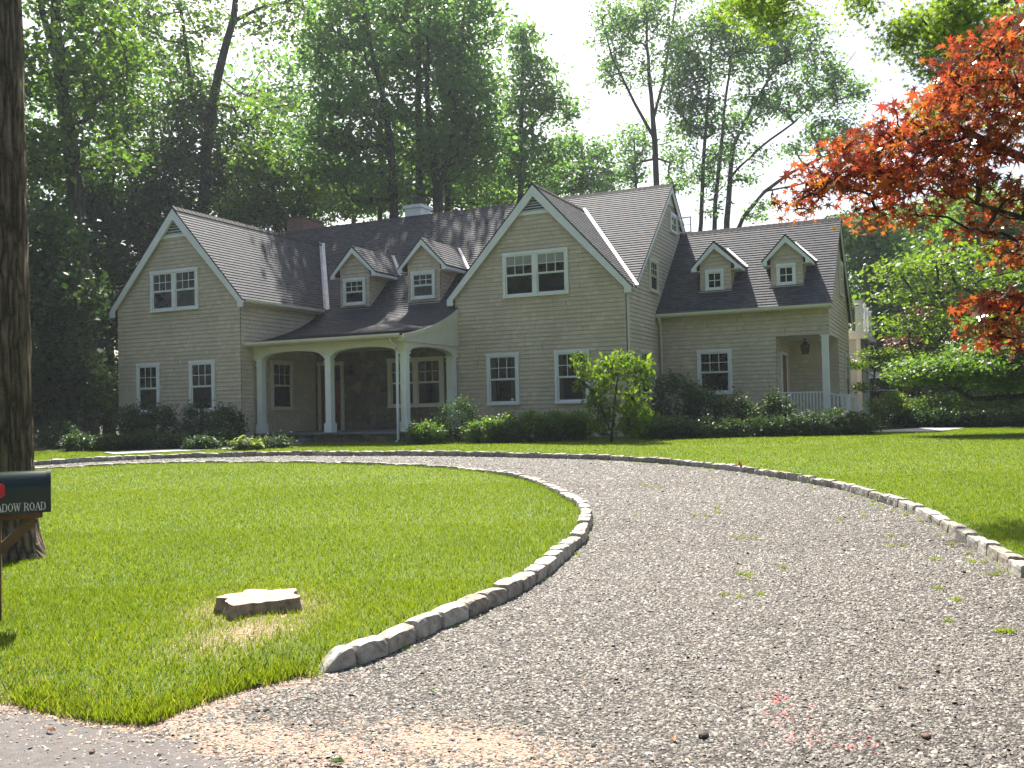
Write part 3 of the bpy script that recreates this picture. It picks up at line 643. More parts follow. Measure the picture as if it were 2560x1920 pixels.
# east gable of the main block
wall('wall', (RX1, RY, 0), Y1, E_, [(0, G0), (13.4-RY, G0), (13.4-RY, zm(13.4)-.05), (MY-RY, MZ-.08), (4.3-RY, zm(4.3)-.05), (0, zr(RX1)-.03)])
wall('wall', (0, 13.4, 0), X1, B_, [(0, G0), (RX1, G0), (RX1, zm(13.4)-.05), (0, zm(13.4)-.05)])
wall('wall', (0, 4.3, 0), Y1, W_, [(0, 4.2), (9.1, 4.2), (MY-4.3, MZ-.08)])
# right gable west flank (seen above the porch roof) and porch back wall of stone
wall('wall', (RX0, RY-.0, 0), Y1, W_, [(0, 2.6), (1.2, 2.6), (1.2, 4.6), (0, 4.4)])
bb = MB(); bb.quad([(LW, 3.70, .26), (RX0, 3.70, .26), (RX0, 3.70, 3.2), (LW, 3.70, 3.2)])
bb.build('wall', stone_w, house)['label'] = 'brown fieldstone wall at the back of the front porch'
# wing walls: front in two convex pieces around the corner porch, porch recess, east gable
wall('wall', (RX1, WY0, 0), X1, F_, [(0, G0), (3.71, G0), (3.71, 2.93), (0, 2.93)])
wall('wall', (RX1, WY0, 0), X1, F_, [(0, 2.93), (WX1-RX1, 2.93), (WX1-RX1, zw(WY0)-.04), (0, zw(WY0)-.04)])
wall('wall', (20.03, WY0, 0), Y1, E_, [(0, .2), (2.6, .2), (2.6, 2.93), (0, 2.93)])
wall('wall', (20.03, WY0+2.6, 0), X1, F_, [(0, .2), (WX1-20.03, .2), (WX1-20.03, 2.93), (0, 2.93)])
wall('wall', (WX1, WY0, 0), Y1, E_, [(0, 2.93), (WY1-WY0, 2.93), (WY1-WY0, zw(WY1)-.04), (WYR-WY0, WP-.06), (0, zw(WY0)-.04)])
wall('wall', (WX1, WY0+2.6, 0), Y1, E_, [(0, G0), (WY1-WY0-2.6, G0), (WY1-WY0-2.6, 2.93), (0, 2.93)])
wall('wall', (RX1, WY1, 0), X1, B_, [(0, G0), (WX1-RX1, G0), (WX1-RX1, zw(WY1)-.04), (0, zw(WY1)-.04)])
bb = MB(); bb.quad([(20.03, WY0, 2.925), (WX1, WY0, 2.925), (WX1, WY0+2.6, 2.925), (20.03, WY0+2.6, 2.925)])
bb.quad([(LW, .62, 2.92), (RX0, .62, 2.92), (RX0, 3.7, 2.92), (LW, 3.7, 2.92)]); bb.build('porch_ceiling', soffit, house)

# roofs: course surfaces on the slopes
RH = .14
def slope(bb, e0, e1, r1, r0, thick=.016):
    """quad/tri slope: eave e0->e1, ridge r1,r0"""
    e0, e1, r1, r0 = map(lambda p: np.array(p, float), (e0, e1, r1, r0))
    U = (e1-e0)/np.linalg.norm(e1-e0); w_ = r0-e0; T = w_-U*(w_@U); T /= np.linalg.norm(T); Nn = np.cross(U, T)
    if Nn[2] < 0: Nn = -Nn
    poly = [((p-e0)@U, (p-e0)@T) for p in (e0, e1, r1, r0)]
    course_surface(bb, e0, U, T, Nn, poly, RH, thick, uoff=e0[0]*.7+e0[1]*.3)
    # sheathing edge below
    k = .05
    P = [e0, e1, r1, r0]; 
    for i in range(4):
        a, c = P[i], P[(i+1) % 4]
        if np.linalg.norm(a-c) > .05: bb.quad([a, c, c-np.array([0, 0, k]), a-np.array([0, 0, k])])
    bb.quad([p-np.array([0, 0, k]) for p in P])
def roofobj(slopes, label=None, name='roof'):
    bb = MB()
    for s_ in slopes: slope(bb, *s_)
    ob = bb.build(name, roofing, house)
    if label: ob['label'] = label
    return ob
fy = -.16
ly_r = MY-(MZ-7.56)/MK                # ridge of left gable meets main slope
ze_l = 4.43; xr = LW+.22; ly_e = MY-(MZ-ze_l)/MK
def vy(z): return MY-(MZ-z)/MK
main_low = 4.30
roofobj([((xr, fy, ze_l), (xr, vy(ze_l)+.02, ze_l), (lxm, ly_r, 7.56), (lxm, fy, 7.56)),
         ((-.22, 13.4, ze_l), (-.22, fy, ze_l), (lxm, fy, 7.56), (lxm, 13.4, 7.56))])
ze_r = 4.44; ry_r = vy(7.76)
roofobj([((RX1+.22, RY-.16, ze_r), (RX1+.22, vy(ze_r)+.02, ze_r), (rxm, ry_r, 7.76), (rxm, RY-.16, 7.76)),
         ((RX0-.22, vy(ze_r)+.02, ze_r), (RX0-.22, RY-.16, ze_r), (rxm, RY-.16, 7.76), (rxm, ry_r, 7.76))])
bb = MB()
slope(bb, (0, main_low, zm(main_low)), (RX0+.3, main_low, zm(main_low)), (RX0+.3, MY, MZ), (0, MY, MZ))
# right end: lower corner trimmed where it dies into the gable slope
P0 = (RX0+.3, main_low, zm(main_low)); slope(bb, P0, (RX1+.17, main_low, zm(main_low)), (RX1+.17, MY, MZ), (RX0+.3, MY, MZ))
slope(bb, (RX1+.17, 13.7, zm(13.7)), (0, 13.7, zm(13.7)), (0, MY, MZ), (RX1+.17, MY, MZ))
# bell-cast curve down over the porch
prof = smooth([(main_low, zm(main_low)), (3.75, 4.19), (3.1, 3.85), (2.3, 3.56), (1.5, 3.34), (.8, 3.19), (.22, 3.10)], 6)
seg = np.hypot(*np.diff(prof, axis=0).T); cum = np.concatenate([[0], np.cumsum(seg)]); nrow = int(cum[-1]/RH)
pt = lambda q: np.array([np.interp(q, cum, prof[:, 0]), np.interp(q, cum, prof[:, 1])])
XL, XR = LW-.12, RX0+.12
for i in range(nrow+1):
    a = pt(i*RH); c = pt(min((i+1)*RH, cum[-1])); d = c-a
    if np.hypot(*d) < 1e-3: continue
    nn = np.array([-d[1], d[0]])/np.hypot(*d); nn = nn if nn[1] > 0 else -nn
    lo = c+nn*.017; hi = a+nn*.001; uvt = (nrow+3-i)*RH
    bb.quad([(XL, lo[0], lo[1]), (XR, lo[0], lo[1]), (XR, hi[0], hi[1]), (XL, hi[0], hi[1])], [(XL, uvt+.001), (XR, uvt+.001), (XR, uvt+RH-.001), (XL, uvt+RH-.001)])
    bb.quad([(XL, lo[0], lo[1]), (XL, c[0], c[1]-.002), (XR, c[0], c[1]-.002), (XR, lo[0], lo[1])], [(XL, uvt+.001)]*4)
bb.build('roof', roofing, house)['label'] = 'long main roof sweeping down in a curve over the porch'
roofobj([((RX1, WY0-.3, 3.83), (WX1+.17, WY0-.3, 3.83), (WX1+.17, WYR, 7.0), (RX1, WYR, 7.0)),
         ((WX1+.17, WY1+.3, zw(WY1+.3)), (RX1, WY1+.3, zw(WY1+.3)), (RX1, WYR, 7.0), (WX1+.17, WYR, 7.0))], 'lower roof of the right wing')
# ridge caps
for a, c in (((lxm, fy, 7.585), (lxm, ly_r, 7.585)), ((rxm, RY-.16, 7.785), (rxm, ry_r, 7.785)), ((0, MY, MZ+.025), (RX1+.17, MY, MZ+.025)), ((RX1, WYR, 7.025), (WX1+.17, WYR, 7.025))):
    bb = MB(); L_ = np.linalg.norm(np.array(c)-np.array(a)); n = int(L_/.2)
    for i in range(n):
        p = np.array(a)+(np.array(c)-np.array(a))*i/n; q = np.array(a)+(np.array(c)-np.array(a))*(i+1.15)/n
        p = p+np.array([0, 0, .018])
        dirv = (q-p)/np.linalg.norm(q-p); sidev = np.cross(dirv, (0, 0, 1)); sidev /= np.linalg.norm(sidev)
        for s_ in (1, -1):
            e = sidev*s_*.15; dz = np.array([0, 0, -.15])
            bb.quad([p, q, q+e+dz, p+e+dz]); bb.quad([p, p+e+dz, p+e+dz-np.array([0, 0, .03]), p-np.array([0, 0, .03])])
    bb.build('ridge_cap', ridge_m, house)
# valley flashings (open metal valleys)
def valley(a, c, wd=.13, n1=None, n2=None, parent=house):
    bb = MB(); a = np.array(a, float); c = np.array(c, float); d = (c-a)/np.linalg.norm(c-a)
    for nv in (n1, n2):
        nv = np.array(nv, float); nv /= np.linalg.norm(nv); e = np.cross(d, nv); e /= np.linalg.norm(e)
        if (e@(np.array([0, -1, 0]) if nv[0] else np.array([1, 0, 0]))) < 0: e = -e
        if nv[0] == 0: e = e if e[0] > 0 else -e
        o_ = nv*.028
        bb.quad([a+o_, a+o_+e*wd, c+o_+e*wd, c+o_]); bb.quad([a+o_+e*wd, a-nv*.01+e*wd, c-nv*.01+e*wd, c+o_+e*wd])
    return bb.build('valley_flashing', metal_fl, parent)
nm_ = (0, -MK, 1)
valley((lxm, ly_r, 7.56), (xr, vy(ze_l), ze_l), .13, (lk, 0, 1), nm_)
valley((rxm, ry_r, 7.76), (RX1+.19, vy(ze_r), ze_r), .10, (rk, 0, 1), nm_)

# rake boards, fascia, vents
def rake_front(parent, x0, x1, xm_, ztop, ze, y, d=.30, th=.04, w=.20, m=white):
    """white rake boards of a front-facing gable; outline as in the photo with a flat-cut foot"""
    for s_ in (-1, 1):
        xe = x1 if s_ > 0 else x0; sl = (ztop-ze)/abs(xe-xm_)
        foot = .24 if d > .2 else .14
        poly = [(xm_, ztop-.05), (xe, ze-.05), (xe, ze-foot), (xe-s_*w*1.05, ze-foot), (xe-s_*w*1.05, ze-foot+w*1.05*sl-(d-foot)*1.0), (xm_, ztop-.05-d*math.hypot(1, sl)*.78)]
        b_ = MB(); b_.prism(poly, lambda s, z, q: (s, q, z), y, y+th); b_.build('rake_board', m, parent)
rake_front(house, -.22, xr, lxm, 7.56, ze_l, fy+.005, .30, .05, .2)
rake_front(house, RX0-.22, RX1+.22, rxm, 7.76, ze_r, RY-.155, .30, .05, .2)
def rake_side(x, pts, d=.2, m=white):
    b_ = MB()
    for (y0, z0), (y1, z1) in zip(pts[:-1], pts[1:]):
        b_.prism([(y0, z0-.03), (y1, z1-.03), (y1, z1-.03-d), (y0, z0-.03-d)], lambda s, z, q: (q, s, z), x, x+.04)
    return b_.build('rake_board', m, house)
rake_side(RX1+.11, [(4.35, zm(4.35)), (MY, MZ), (13.6, zm(13.6))], .22)
rake_side(WX1+.11, [(WY0-.3, zw(WY0-.3)), (WYR, 7.0), (WY1+.3, zw(WY1+.3))], .2, cream)
# soffit strips under the eaves + gutters
def gutter(a, c, m=cream):
    b_ = MB(); a = np.array(a, float); c = np.array(c, float); d = (c-a)/np.linalg.norm(c-a); sd_ = np.array([d[1], -d[0], 0])
    pr = [(-.01, 0), (.09, 0), (.12, .035), (.125, .10), (.11, .10), (.10, .03), (.0, .02)]
    A = [a+sd_*x+np.array([0, 0, z]) for x, z in pr]; B = [c+sd_*x+np.array([0, 0, z]) for x, z in pr]
    for i in range(len(pr)-1): b_.quad([A[i], A[i+1], B[i+1], B[i]])
    b_.quad(A); b_.quad(B[::-1]); return b_.build('gutter', m, house)
gutter((RX1+.03, WY0-.30, 3.72), (WX1+.17, WY0-.30, 3.72))
gutter((XL, .22, 3.01), (XR, .22, 3.01))
gutter((xr, fy+.05, 4.33), (xr, vy(4.4)-.2, 4.33))
for q0, q1 in (((RX1, WY0-.3, 3.70), (WX1+.17, WY0+.02, 3.74)), ((LW-.1, .24, 2.985), (RX0+.1, .50, 3.01)), ((LW, 0.0, 4.28), (xr, 3.8, 4.31))): b_ = MB(); b_.box(q0, q1); b_.build('soffit', soffit, house)
for x0, x1, xm_, zt, zb, y in ((1.69, 3.45, lxm, 7.22, 6.70, -.03), (12.55, 14.45, rxm, 7.42, 6.93, RY-.03)):
    sl = (7.56-4.43)/(lxm+.22) if x0 < 5 else rk
    root = MB(); hw = (zt-zb)/sl*1.0
    fr = .10
    root.prism([(xm_-hw-.16, zb-.10), (xm_+hw+.16, zb-.10), (xm_+hw+.16, zb), (xm_-hw-.16, zb)], lambda s, z, q: (s, q, z), y-.02, y+.05)
    for s_ in (-1, 1):
        root.prism([(xm_, zt+.16), (xm_+s_*(hw+.16), zb), (xm_+s_*(hw+.03), zb), (xm_, zt)], lambda s, z, q: (s, q, z), y-.02, y+.05)
    ve_ = root.build('gable_vent', white, house)
    lb = MB(); n = 6
    for i in range(n):
        z0 = zb+(zt-zb)*(i+.15)/n; h2 = (zt-z0)/sl
        if h2 > .04: lb.quad([(xm_-h2, y-.015, z0), (xm_+h2, y-.015, z0), (xm_+h2*.8, y+.03, z0+.055), (xm_-h2*.8, y+.03, z0+.055)])
    lb.build('louvre', white, ve_)
    lb = MB(); lb.quad([(xm_-hw, y+.012, zb), (xm_+hw, y+.012, zb), (xm_, y+.012, zt)]); lb.build('dark_backing', simple('vent_dark_backing', (.06, .07, .065), .8), ve_)  # dark sheet standing in for the shade behind the slats
ve_ = MB(); ve_.prism([(8.15, 7.75), (9.3, 7.75), (8.72, 8.25)], lambda s, z, q: (q, s, z), RX1+.02, RX1+.05); ve_.build('gable_vent', cream, house)

# ---- windows
curtain_m = simple('curtain_behind_glass', (.075, .072, .062), .25, .2, 8)
def window(parent, o, U, Nn, s0, s1, z0, z1, kind='six', m=white, casing=.085, shade=0, sticker=False, curtain=0, name='window', label=None):
    """double-hung unit: casing > sash, muntins, panes"""
    U = np.array(U, float); Nn = np.array(Nn, float); o = np.array(o, float)
    fn = lambda s, z, q: tuple(o+U*s+Nn*q+np.array([0, 0, z]))
    def bar(bb, a0, a1, b0, b1, q0, q1): bb.prism([(a0, b0), (a1, b0), (a1, b1), (a0, b1)], fn, q0, q1)
    cs = MB(); c = casing
    bar(cs, s0, s0+c, z0+.06, z1-.1, .0, .062); bar(cs, s1-c, s1, z0+.06, z1-.1, .0, .062)
    bar(cs, s0-.008, s1+.008, z1-.1, z1, .0, .07); bar(cs, s0-.012, s1+.012, z0, z0+.06, .0, .085)
    units = [(s0+c, s1-c)]
    if kind in ('double',):
        mid = (s0+s1)/2; bar(cs, mid-.06, mid+.06, z0+.06, z1-.1, .0, .062); units = [(s0+c, mid-.06), (mid+.06, s1-c)]
    root = cs.build(name, m, parent)
    if label: root['label'] = label
    for a, b_ in units:
        zb, zt = z0+.06, z1-.1; zmid = zb+(zt-zb)*.505; f = .042
        g = MB(); bar(g, a+f*.5, b_-f*.5, zb+f*.5, zt-f*.5, .002, .026); g.build('pane', glass, root)
        if kind == 'casement':
            sb = MB()
            for q in ((a, a+f, zb, zt), (b_-f, b_, zb, zt), (a+f, b_-f, zb, zb+f), (a+f, b_-f, zt-f, zt)): bar(sb, *q, .004, .045)
            sb.build('sash', m, root); mb = MB(); mm = (a+b_)/2; zc = (zb+zt)/2
            bar(mb, mm-.011, mm+.011, zb+f, zt-f, .027, .037); bar(mb, a+f, b_-f, zc-.011, zc+.011, .027, .0365); mb.build('muntins', m, root); continue
        up = MB()
        for q in ((a, a+f, zmid, zt), (b_-f, b_, zmid, zt), (a+f, b_-f, zt-f, zt), (a+f, b_-f, zmid, zmid+f*.8)): bar(up, *q, .004, .05)
        up.build('upper_sash', m, root)
        lo = MB()
        for q in ((a+.012, a+f+.008, zb, zmid), (b_-f-.008, b_-.012, zb, zmid), (a+f, b_-f, zb, zb+f*1.5), (a+f, b_-f, zmid-f*.6, zmid-.001)): bar(lo, *q, .003, .036)
        lo.build('lower_sash', m, root)
        mb = MB(); za, zc = zmid+f*.8, zt-f
        for k in (1, 2):
            x = a+f+(b_-a-2*f)*k/3; bar(mb, x-.010, x+.010, za, zc, .027, .037)
        bar(mb, a+f, b_-f, (za+zc)/2-.010, (za+zc)/2+.010, .0275, .0365); mb.build('muntins', m, root)
        if curtain:
            w_c = (b_-a-2*f)*curtain; rk_ = random.Random(int(a*100))
            for q0, q1 in ((a+f, a+f+w_c), (b_-f-w_c*.8, b_-f)):
                cu = MB(); nn = 7
                for i in range(nn):
                    bar(cu, q0+(q1-q0)*i/nn+.004*rk_.random(), q0+(q1-q0)*(i+.8)/nn, zb+f*1.5, zt-f, .0262, .0266+.0001*(i % 2))
                cu.build('curtain', curtain_m, root)
        if shade:
            sh = MB(); bar(sh, a+f*.6, b_-f*.6, zt-(zt-zmid)*shade, zt-f*.6, .0262, .0268); sh.build('roller_shade', shade_m, root)
    if sticker:
        st = MB(); st.prism([(s1-c-.16+.055*math.cos(t), z0+.17+.045*math.sin(t)) for t in np.linspace(0, 2*math.pi, 13)[:-1]], fn, .0262, .030)
        st.build('sticker', simple('sticker_white', (.6, .6, .6), .4), root)
    return root
FR = ((0, 0, 0), X1, F_)
q = -.012
oL = (0, 0, 0); oR = (0, RY, 0); oW = (0, WY0, 0)
NF = (0, -1, 0)
WB, WT = 1.01, 2.63
off = lambda o, n: tuple(np.array(o)+np.array(n)*.018)
window(house, off(oL, NF), X1, NF, .876, 1.85, WB, WT)
window(house, off(oL, NF), X1, NF, 3.12, 4.15, WB, WT)
window(house, off(oL, NF), X1, NF, 1.52, 3.52, 4.25, 5.59, 'double', curtain=.12)
window(house, off(oR, NF), X1, NF, 11.76, 12.86, WB, WT, sticker=True, curtain=.22)
window(house, off(oR, NF), X1, NF, 14.05, 15.16, WB, WT, curtain=.16)
window(house, off(oR, NF), X1, NF, 12.39, 14.56, 4.31, 5.72, 'double', shade=.55)
window(house, off((LW, 0, 0), E_), Y1, E_, 1.34, 2.41, WB, WT, m=cream)
window(house, (0, 3.69, 0), X1, NF, 8.11, 10.22, WB, WT, 'double', m=cream, casing=.13)
window(house, off(oW, NF), X1, NF, 17.58, 18.68, 1.20, WT)
window(house, off((RX1, 0, 0), E_), Y1, E_, 6.06, 7.14-.16, 4.5, 5.59, m=cream)
window(house, off((RX1, 0, 0), E_), Y1, E_, 4.81, 5.85, 1.1, WT, m=cream)
aw = window(house, off((RX1, 0, 0), E_), Y1, E_, 8.70, 9.56, 6.83, 7.52, 'casement', m=white)
window(house, off((WX1, 0, 0), E_), Y1, E_, 11.5, 12.9, WB, WT-.1, m=cream)
window(house, off((WX1, 0, 0), E_), Y1, E_, 10.55, 11.5, 4.45, 5.65, m=cream)
# attic casement standing open
sb = MB(); yh = 9.47; x0, x1 = RX1+.07, RX1+.58; z0, z1 = 6.88, 7.44
for a, c in (((x0, z0), (x0+.04, z1)), ((x1-.04, z0), (x1, z1)), ((x0+.04, z0), (x1-.04, z0+.04)), ((x0+.04, z1-.04), (x1-.04, z1))): sb.box((a[0], yh, a[1]), (c[0], yh+.035, c[1]))
sb.box(((x0+x1)/2-.01, yh+.008, z0+.04), ((x0+x1)/2+.01, yh+.026, z1-.04)); sb.box((x0+.04, yh+.0085, (z0+z1)/2-.01), (x1-.04, yh+.0255, (z0+z1)/2+.01))
sb.build('open_sash', white, aw)
# ---- dormers
def dormer(xa, xb, yf, zb, ztop, ze, xe0, xe1, k, plane, win, kind, ov=.17):
    """small gabled dormer on a roof of slope k (plane(y)=z)"""
    xm_ = (xa+xb)/2; sl = (ztop-ze)/((xe1-xe0)/2); ybk = lambda z: yf+(z-plane(yf))/k
    bb = MB(); zc = ze+sl*((xe1-xe0)/2-(xb-xa)/2)-.04
    course_surface(bb, (xa, yf, 0), X1, (0, 0, 1), F_, [(0, zb-.1), (xb-xa, zb-.1), (xb-xa, zc), ((xb-xa)/2, ztop-.06), (0, zc)], SID_H, .02, uoff=xa, groove=.006)
    for x, Nn in ((xa, W_), (xb, E_)):
        course_surface(bb, (x, yf, 0), Y1, (0, 0, 1), Nn, [(0, zb-.1), (.01, zb-.1), (ybk(zc)-yf+.05, zc), (0, zc)], SID_H, .02, uoff=x, groove=.006)
    root = bb.build('dormer', siding, house)
    rb = MB(); yo = yf-ov
    slope(rb, (xe1, yo, ze), (xe1, ybk(ze)+.03, ze), (xm_, ybk(ztop)+.02, ztop), (xm_, yo, ztop), .014)
    slope(rb, (xe0, ybk(ze)+.03, ze), (xe0, yo, ze), (xm_, yo, ztop), (xm_, ybk(ztop)+.02, ztop), .014)
    rb.build('dormer_roof', roofing, root)
    for s_ in (-1, 1):
        xe = xe1 if s_ > 0 else xe0; d = .17
        poly = [(xm_, ztop-.035), (xe, ze-.035), (xe, ze-.15), (xe-s_*.17, ze-.15), (xe-s_*.17, ze-.15+.17*sl-.03), (xm_, ztop-.035-d*math.hypot(1, sl)*.85)]
        q_ = MB(); q_.prism(poly, lambda s, z, q: (s, q, z), yo+.003, yo+.045); q_.build('rake_board', white, root)
    q_ = MB(); x0_, x1_ = (xe1-.02, xe1+.015)
    q_.box((xe1-.03, yo+.045, ze-.13), (xe1-.002, ybk(ze)-.02, ze-.045)); q_.box((xb-.02, yo+.045, ze-.145), (xe1-.004, ybk(ze)-.1, ze-.13)); q_.build('fascia', white, root)
    q_ = MB(); q_.box((xe0+.002, yo+.045, ze-.13), (xe0+.03, ybk(ze)-.02, ze-.045)); q_.box((xe0+.004, yo+.045, ze-.145), (xa+.02, ybk(ze)-.1, ze-.13)); q_.build('fascia', white, root)
    valley((xm_, ybk(ztop), ztop), (xe1+.02, ybk(ze), ze), .075, (sl, 0, 1), (0, -k, 1), root)
    q_ = MB(); q_.box((xa-.06, yf-.09, plane(yf-.09)+.02), (xb+.02, yf-.005, plane(yf-.09)+.045)); q_.build('apron_flashing', metal_fl, root)
    window(house, (0, yf-.018, 0), X1, NF, win[0], win[1], win[2], win[3], kind, casing=.065, name='dormer_window')
dormer(5.98, 7.17, 4.11, 4.46, 6.55, 5.62, 5.68, 7.52, MK, zm, (6.13, 7.02, 4.53, 5.48), 'six')
dormer(8.66, 9.89, 4.14, 4.48, 6.58, 5.62, 8.36, 10.20, MK, zm, (8.81, 9.71, 4.56, 5.50), 'six')
dormer(17.62, 18.62, 7.55, zw(7.55), 6.13, 5.34, 17.37, 18.93, wk_, zw, (17.80, 18.39, 4.56, 5.24), 'casement')
dormer(19.86, 20.84, 7.55, zw(7.55), 6.13, 5.34, 19.60, 21.10, wk_, zw, (20.04, 20.62, 4.56, 5.24), 'casement')
# ---- porch: slab, steps, beams with shallow arches, columns
bb = MB(); bb.box((LW+.02, .66, -.2), (RX0-.02, 3.70, .245)); bb.build('porch_base', stone_w, house)
bb = MB(); bb.box((LW+.01, .52, .25), (RX0+.06, 3.69, .31)); bb.build('porch_floor', bluestone, house, bevel=.01)
bb = MB(); bb.box((5.9, .25, -.1), (7.35, .66, .13)); bb.build('porch_step', bluestone, house, bevel=.012)
def arch_beam(fn, s0, s1, zt, spr, crown, d0, d1, name='porch_beam', n=18, extra=None):
    b_ = MB(); pts = []
    for i in range(n+1):
        t = i/n; x = 2*t-1; z = spr+(crown-spr)*math.sqrt(max(0, 1-abs(x)**2.3)); pts.append((s0+(s1-s0)*t, z))
    for (a, za), (c, zc) in zip(pts[:-1], pts[1:]):
        ta = extra(a) if extra else zt; tc = extra(c) if extra else zt
        b_.quad([fn(a, za, d0), fn(c, zc, d0), fn(c, tc, d0), fn(a, ta, d0)]); b_.quad([fn(a, za, d1), fn(a, ta, d1), fn(c, tc, d1), fn(c, zc, d1)])
        b_.quad([fn(a, za, d0), fn(a, za, d1), fn(c, zc, d1), fn(c, zc, d0)])
    return b_.build(name, cream, house)
fnx = lambda s, z, q: (s, q, z); fny = lambda s, z, q: (q, s, z)
arch_beam(fnx, 5.52, 7.80, 2.99, 2.60, 2.80, .54, .76); arch_beam(fnx, 8.14, 10.42, 2.99, 2.60, 2.80, .54, .76)
bb = MB()
for a, c in ((LW+.02, 5.52), (7.80, 8.14), (10.42, 10.72)): bb.box((a, .54, 2.60), (c, .76, 2.99))
bb.box((LW+.02, .522, 2.90), (10.735, .54, 2.99)); bb.build('porch_beam', cream, house)
top = lambda y: float(np.interp(y, prof[::-1, 0], prof[::-1, 1]))-.06
bb = arch_beam(fny, .76, 3.36, 0, 2.60, 2.80, 10.50, 10.72, extra=lambda y: min(2.92, 9)); bb['label'] = 'arched beam at the open right end of the porch'
pb = MB(); ys = np.linspace(.30, 3.68, 16)
for a, c in zip(ys[:-1], ys[1:]):
    pb.quad([(10.76, a, 2.90), (10.76, c, 2.90), (10.76, c, top(c)), (10.76, a, top(a))]); pb.quad([(10.6, a, 2.90), (10.6, a, top(a)), (10.6, c, top(c)), (10.6, c, 2.90)]); pb.quad([(10.6, a, 2.9), (10.6, c, 2.9), (10.76, c, 2.9), (10.76, a, 2.9)])
pb.quad([(10.6, .30, 2.90), (10.76, .30, 2.90), (10.76, .30, top(.3)), (10.6, .30, top(.3))]); pb.box((10.5, 3.36, 2.6), (10.72, 3.70, 2.9))
pb.build('porch_end_panel', cream, house)
tb = MB()
for a, c in zip(ys[:-1], ys[1:]): tb.prism([(a, top(a)-.09), (c, top(c)-.09), (c, top(c)+.05), (a, top(a)+.05)], fny, 10.762, 10.80)
tb.build('rake_board', cream, house)
def column(x, y, z0, z1, w, m=white, base=True, parent=house):
    b_ = MB(); b_.box((x-w/2, y-w/2, z0), (x+w/2, y+w/2, z1))
    if base:
        b_.box((x-w/2-.035, y-w/2-.035, z0), (x+w/2+.035, y+w/2+.035, z0+.26)); b_.box((x-w/2-.02, y-w/2-.02, z0+.26), (x+w/2+.02, y+w/2+.02, z0+.29))
    b_.box((x-w/2-.022, y-w/2-.022, z1-.17), (x+w/2+.022, y+w/2+.022, z1-.14)); b_.box((x-w/2-.03, y-w/2-.03, z1-.05), (x+w/2+.03, y+w/2+.03, z1-.002))
    return b_.build('column', m, parent)
column(5.38, .66, .31, 2.60, .20); column(7.97, .66, .31, 2.60, .20); column(10.60, .66, .31, 2.60, .20); column(10.58, 3.50, .31, 2.60, .24)
column(21.46, WY0+.12, .30, 2.93, .19)
# front door, casing, wall lantern
bb = MB(); bb.box((5.32, 3.62, .31), (5.42, 3.70, 2.62)); bb.box((6.25, 3.62, .31), (6.35, 3.70, 2.62)); bb.box((5.30, 3.61, 2.50), (6.37, 3.70, 2.62)); dc = bb.build('door_frame', cream, house)
bb = MB(); bb.box((5.42, 3.66, .33), (6.25, 3.69, 2.50)); dr = bb.build('door', wood_door, house)
pn = MB()
for a, c, z0, z1 in ((5.50, 5.80, .5, 1.25), (5.88, 6.17, .5, 1.25), (5.50, 5.80, 1.4, 1.9), (5.88, 6.17, 1.4, 1.9)): pn.box((a, 3.645, z0), (c, 3.66, z1))
pn.build('door_panel', wood_door, dr, bevel=.008)
pn = MB(); [pn.box((5.50+.235*i, 3.648, 2.0), (5.69+.235*i, 3.66, 2.38)) for i in range(3)]; pn.build('pane', glass, dr)
pn = MB(); pn.lathe((6.17, 3.62, 1.30), [(.0, -.03), (.03, -.02), (.035, 0), (.03, .02), (0, .03)], 10); pn.build('handle', simple('brass', (.7, .5, .2), .25, .05, metal=1.0), dr)
def lantern_parts(parent, x, y, z, s=1.0):
    f = MB()
    f.lathe((x, y, z), [(.02*s, .30*s), (.05*s, .27*s), (.11*s, .20*s), (.12*s, .17*s)], 6); f.lathe((x, y, z), [(.085*s, -.04*s), (.09*s, -.02*s), (.03*s, -.015*s)], 6)
    for k in range(6):
        t = 2*math.pi*k/6; f.obox((x+.11*s*math.cos(t), y+.11*s*math.sin(t), z+.17*s), (x+.08*s*math.cos(t), y+.08*s*math.sin(t), z-.02*s), .014*s, .014*s)
    f.build('lantern_frame', black_m, parent)
    g_ = MB(); g_.lathe((x, y, z), [(.072*s, -.015*s), (.10*s, .168*s)], 6); g_.build('glass', glass, parent)
wl = MB(); wl.box((6.66, 3.66, 2.10), (6.76, 3.70, 2.36)); wl.obox((6.71, 3.67, 2.44), (6.71, 3.50, 2.50), .02, .02); wl.obox((6.71, 3.68, 2.30), (6.71, 3.67, 2.45), .02, .02)
wlo = wl.build('wall_lantern', black_m, house); lantern_parts(wlo, 6.71, 3.50, 2.14, 1.1)
hl = thing('hanging_lantern', 'black six-sided lantern hanging from the ceiling of the corner porch', 'lantern', (20.72, 8.35, 2.92))
bb = MB(); bb.tube([(20.72, 8.35, 2.92), (20.72, 8.35, 2.80)], [.008, .008], 6); bb.lathe((20.72, 8.35, 2.90), [(.05, -.02), (.05, .015)], 10); bb.build('chain', black_m, hl); lantern_parts(hl, 20.72, 8.35, 2.47, 1.25)
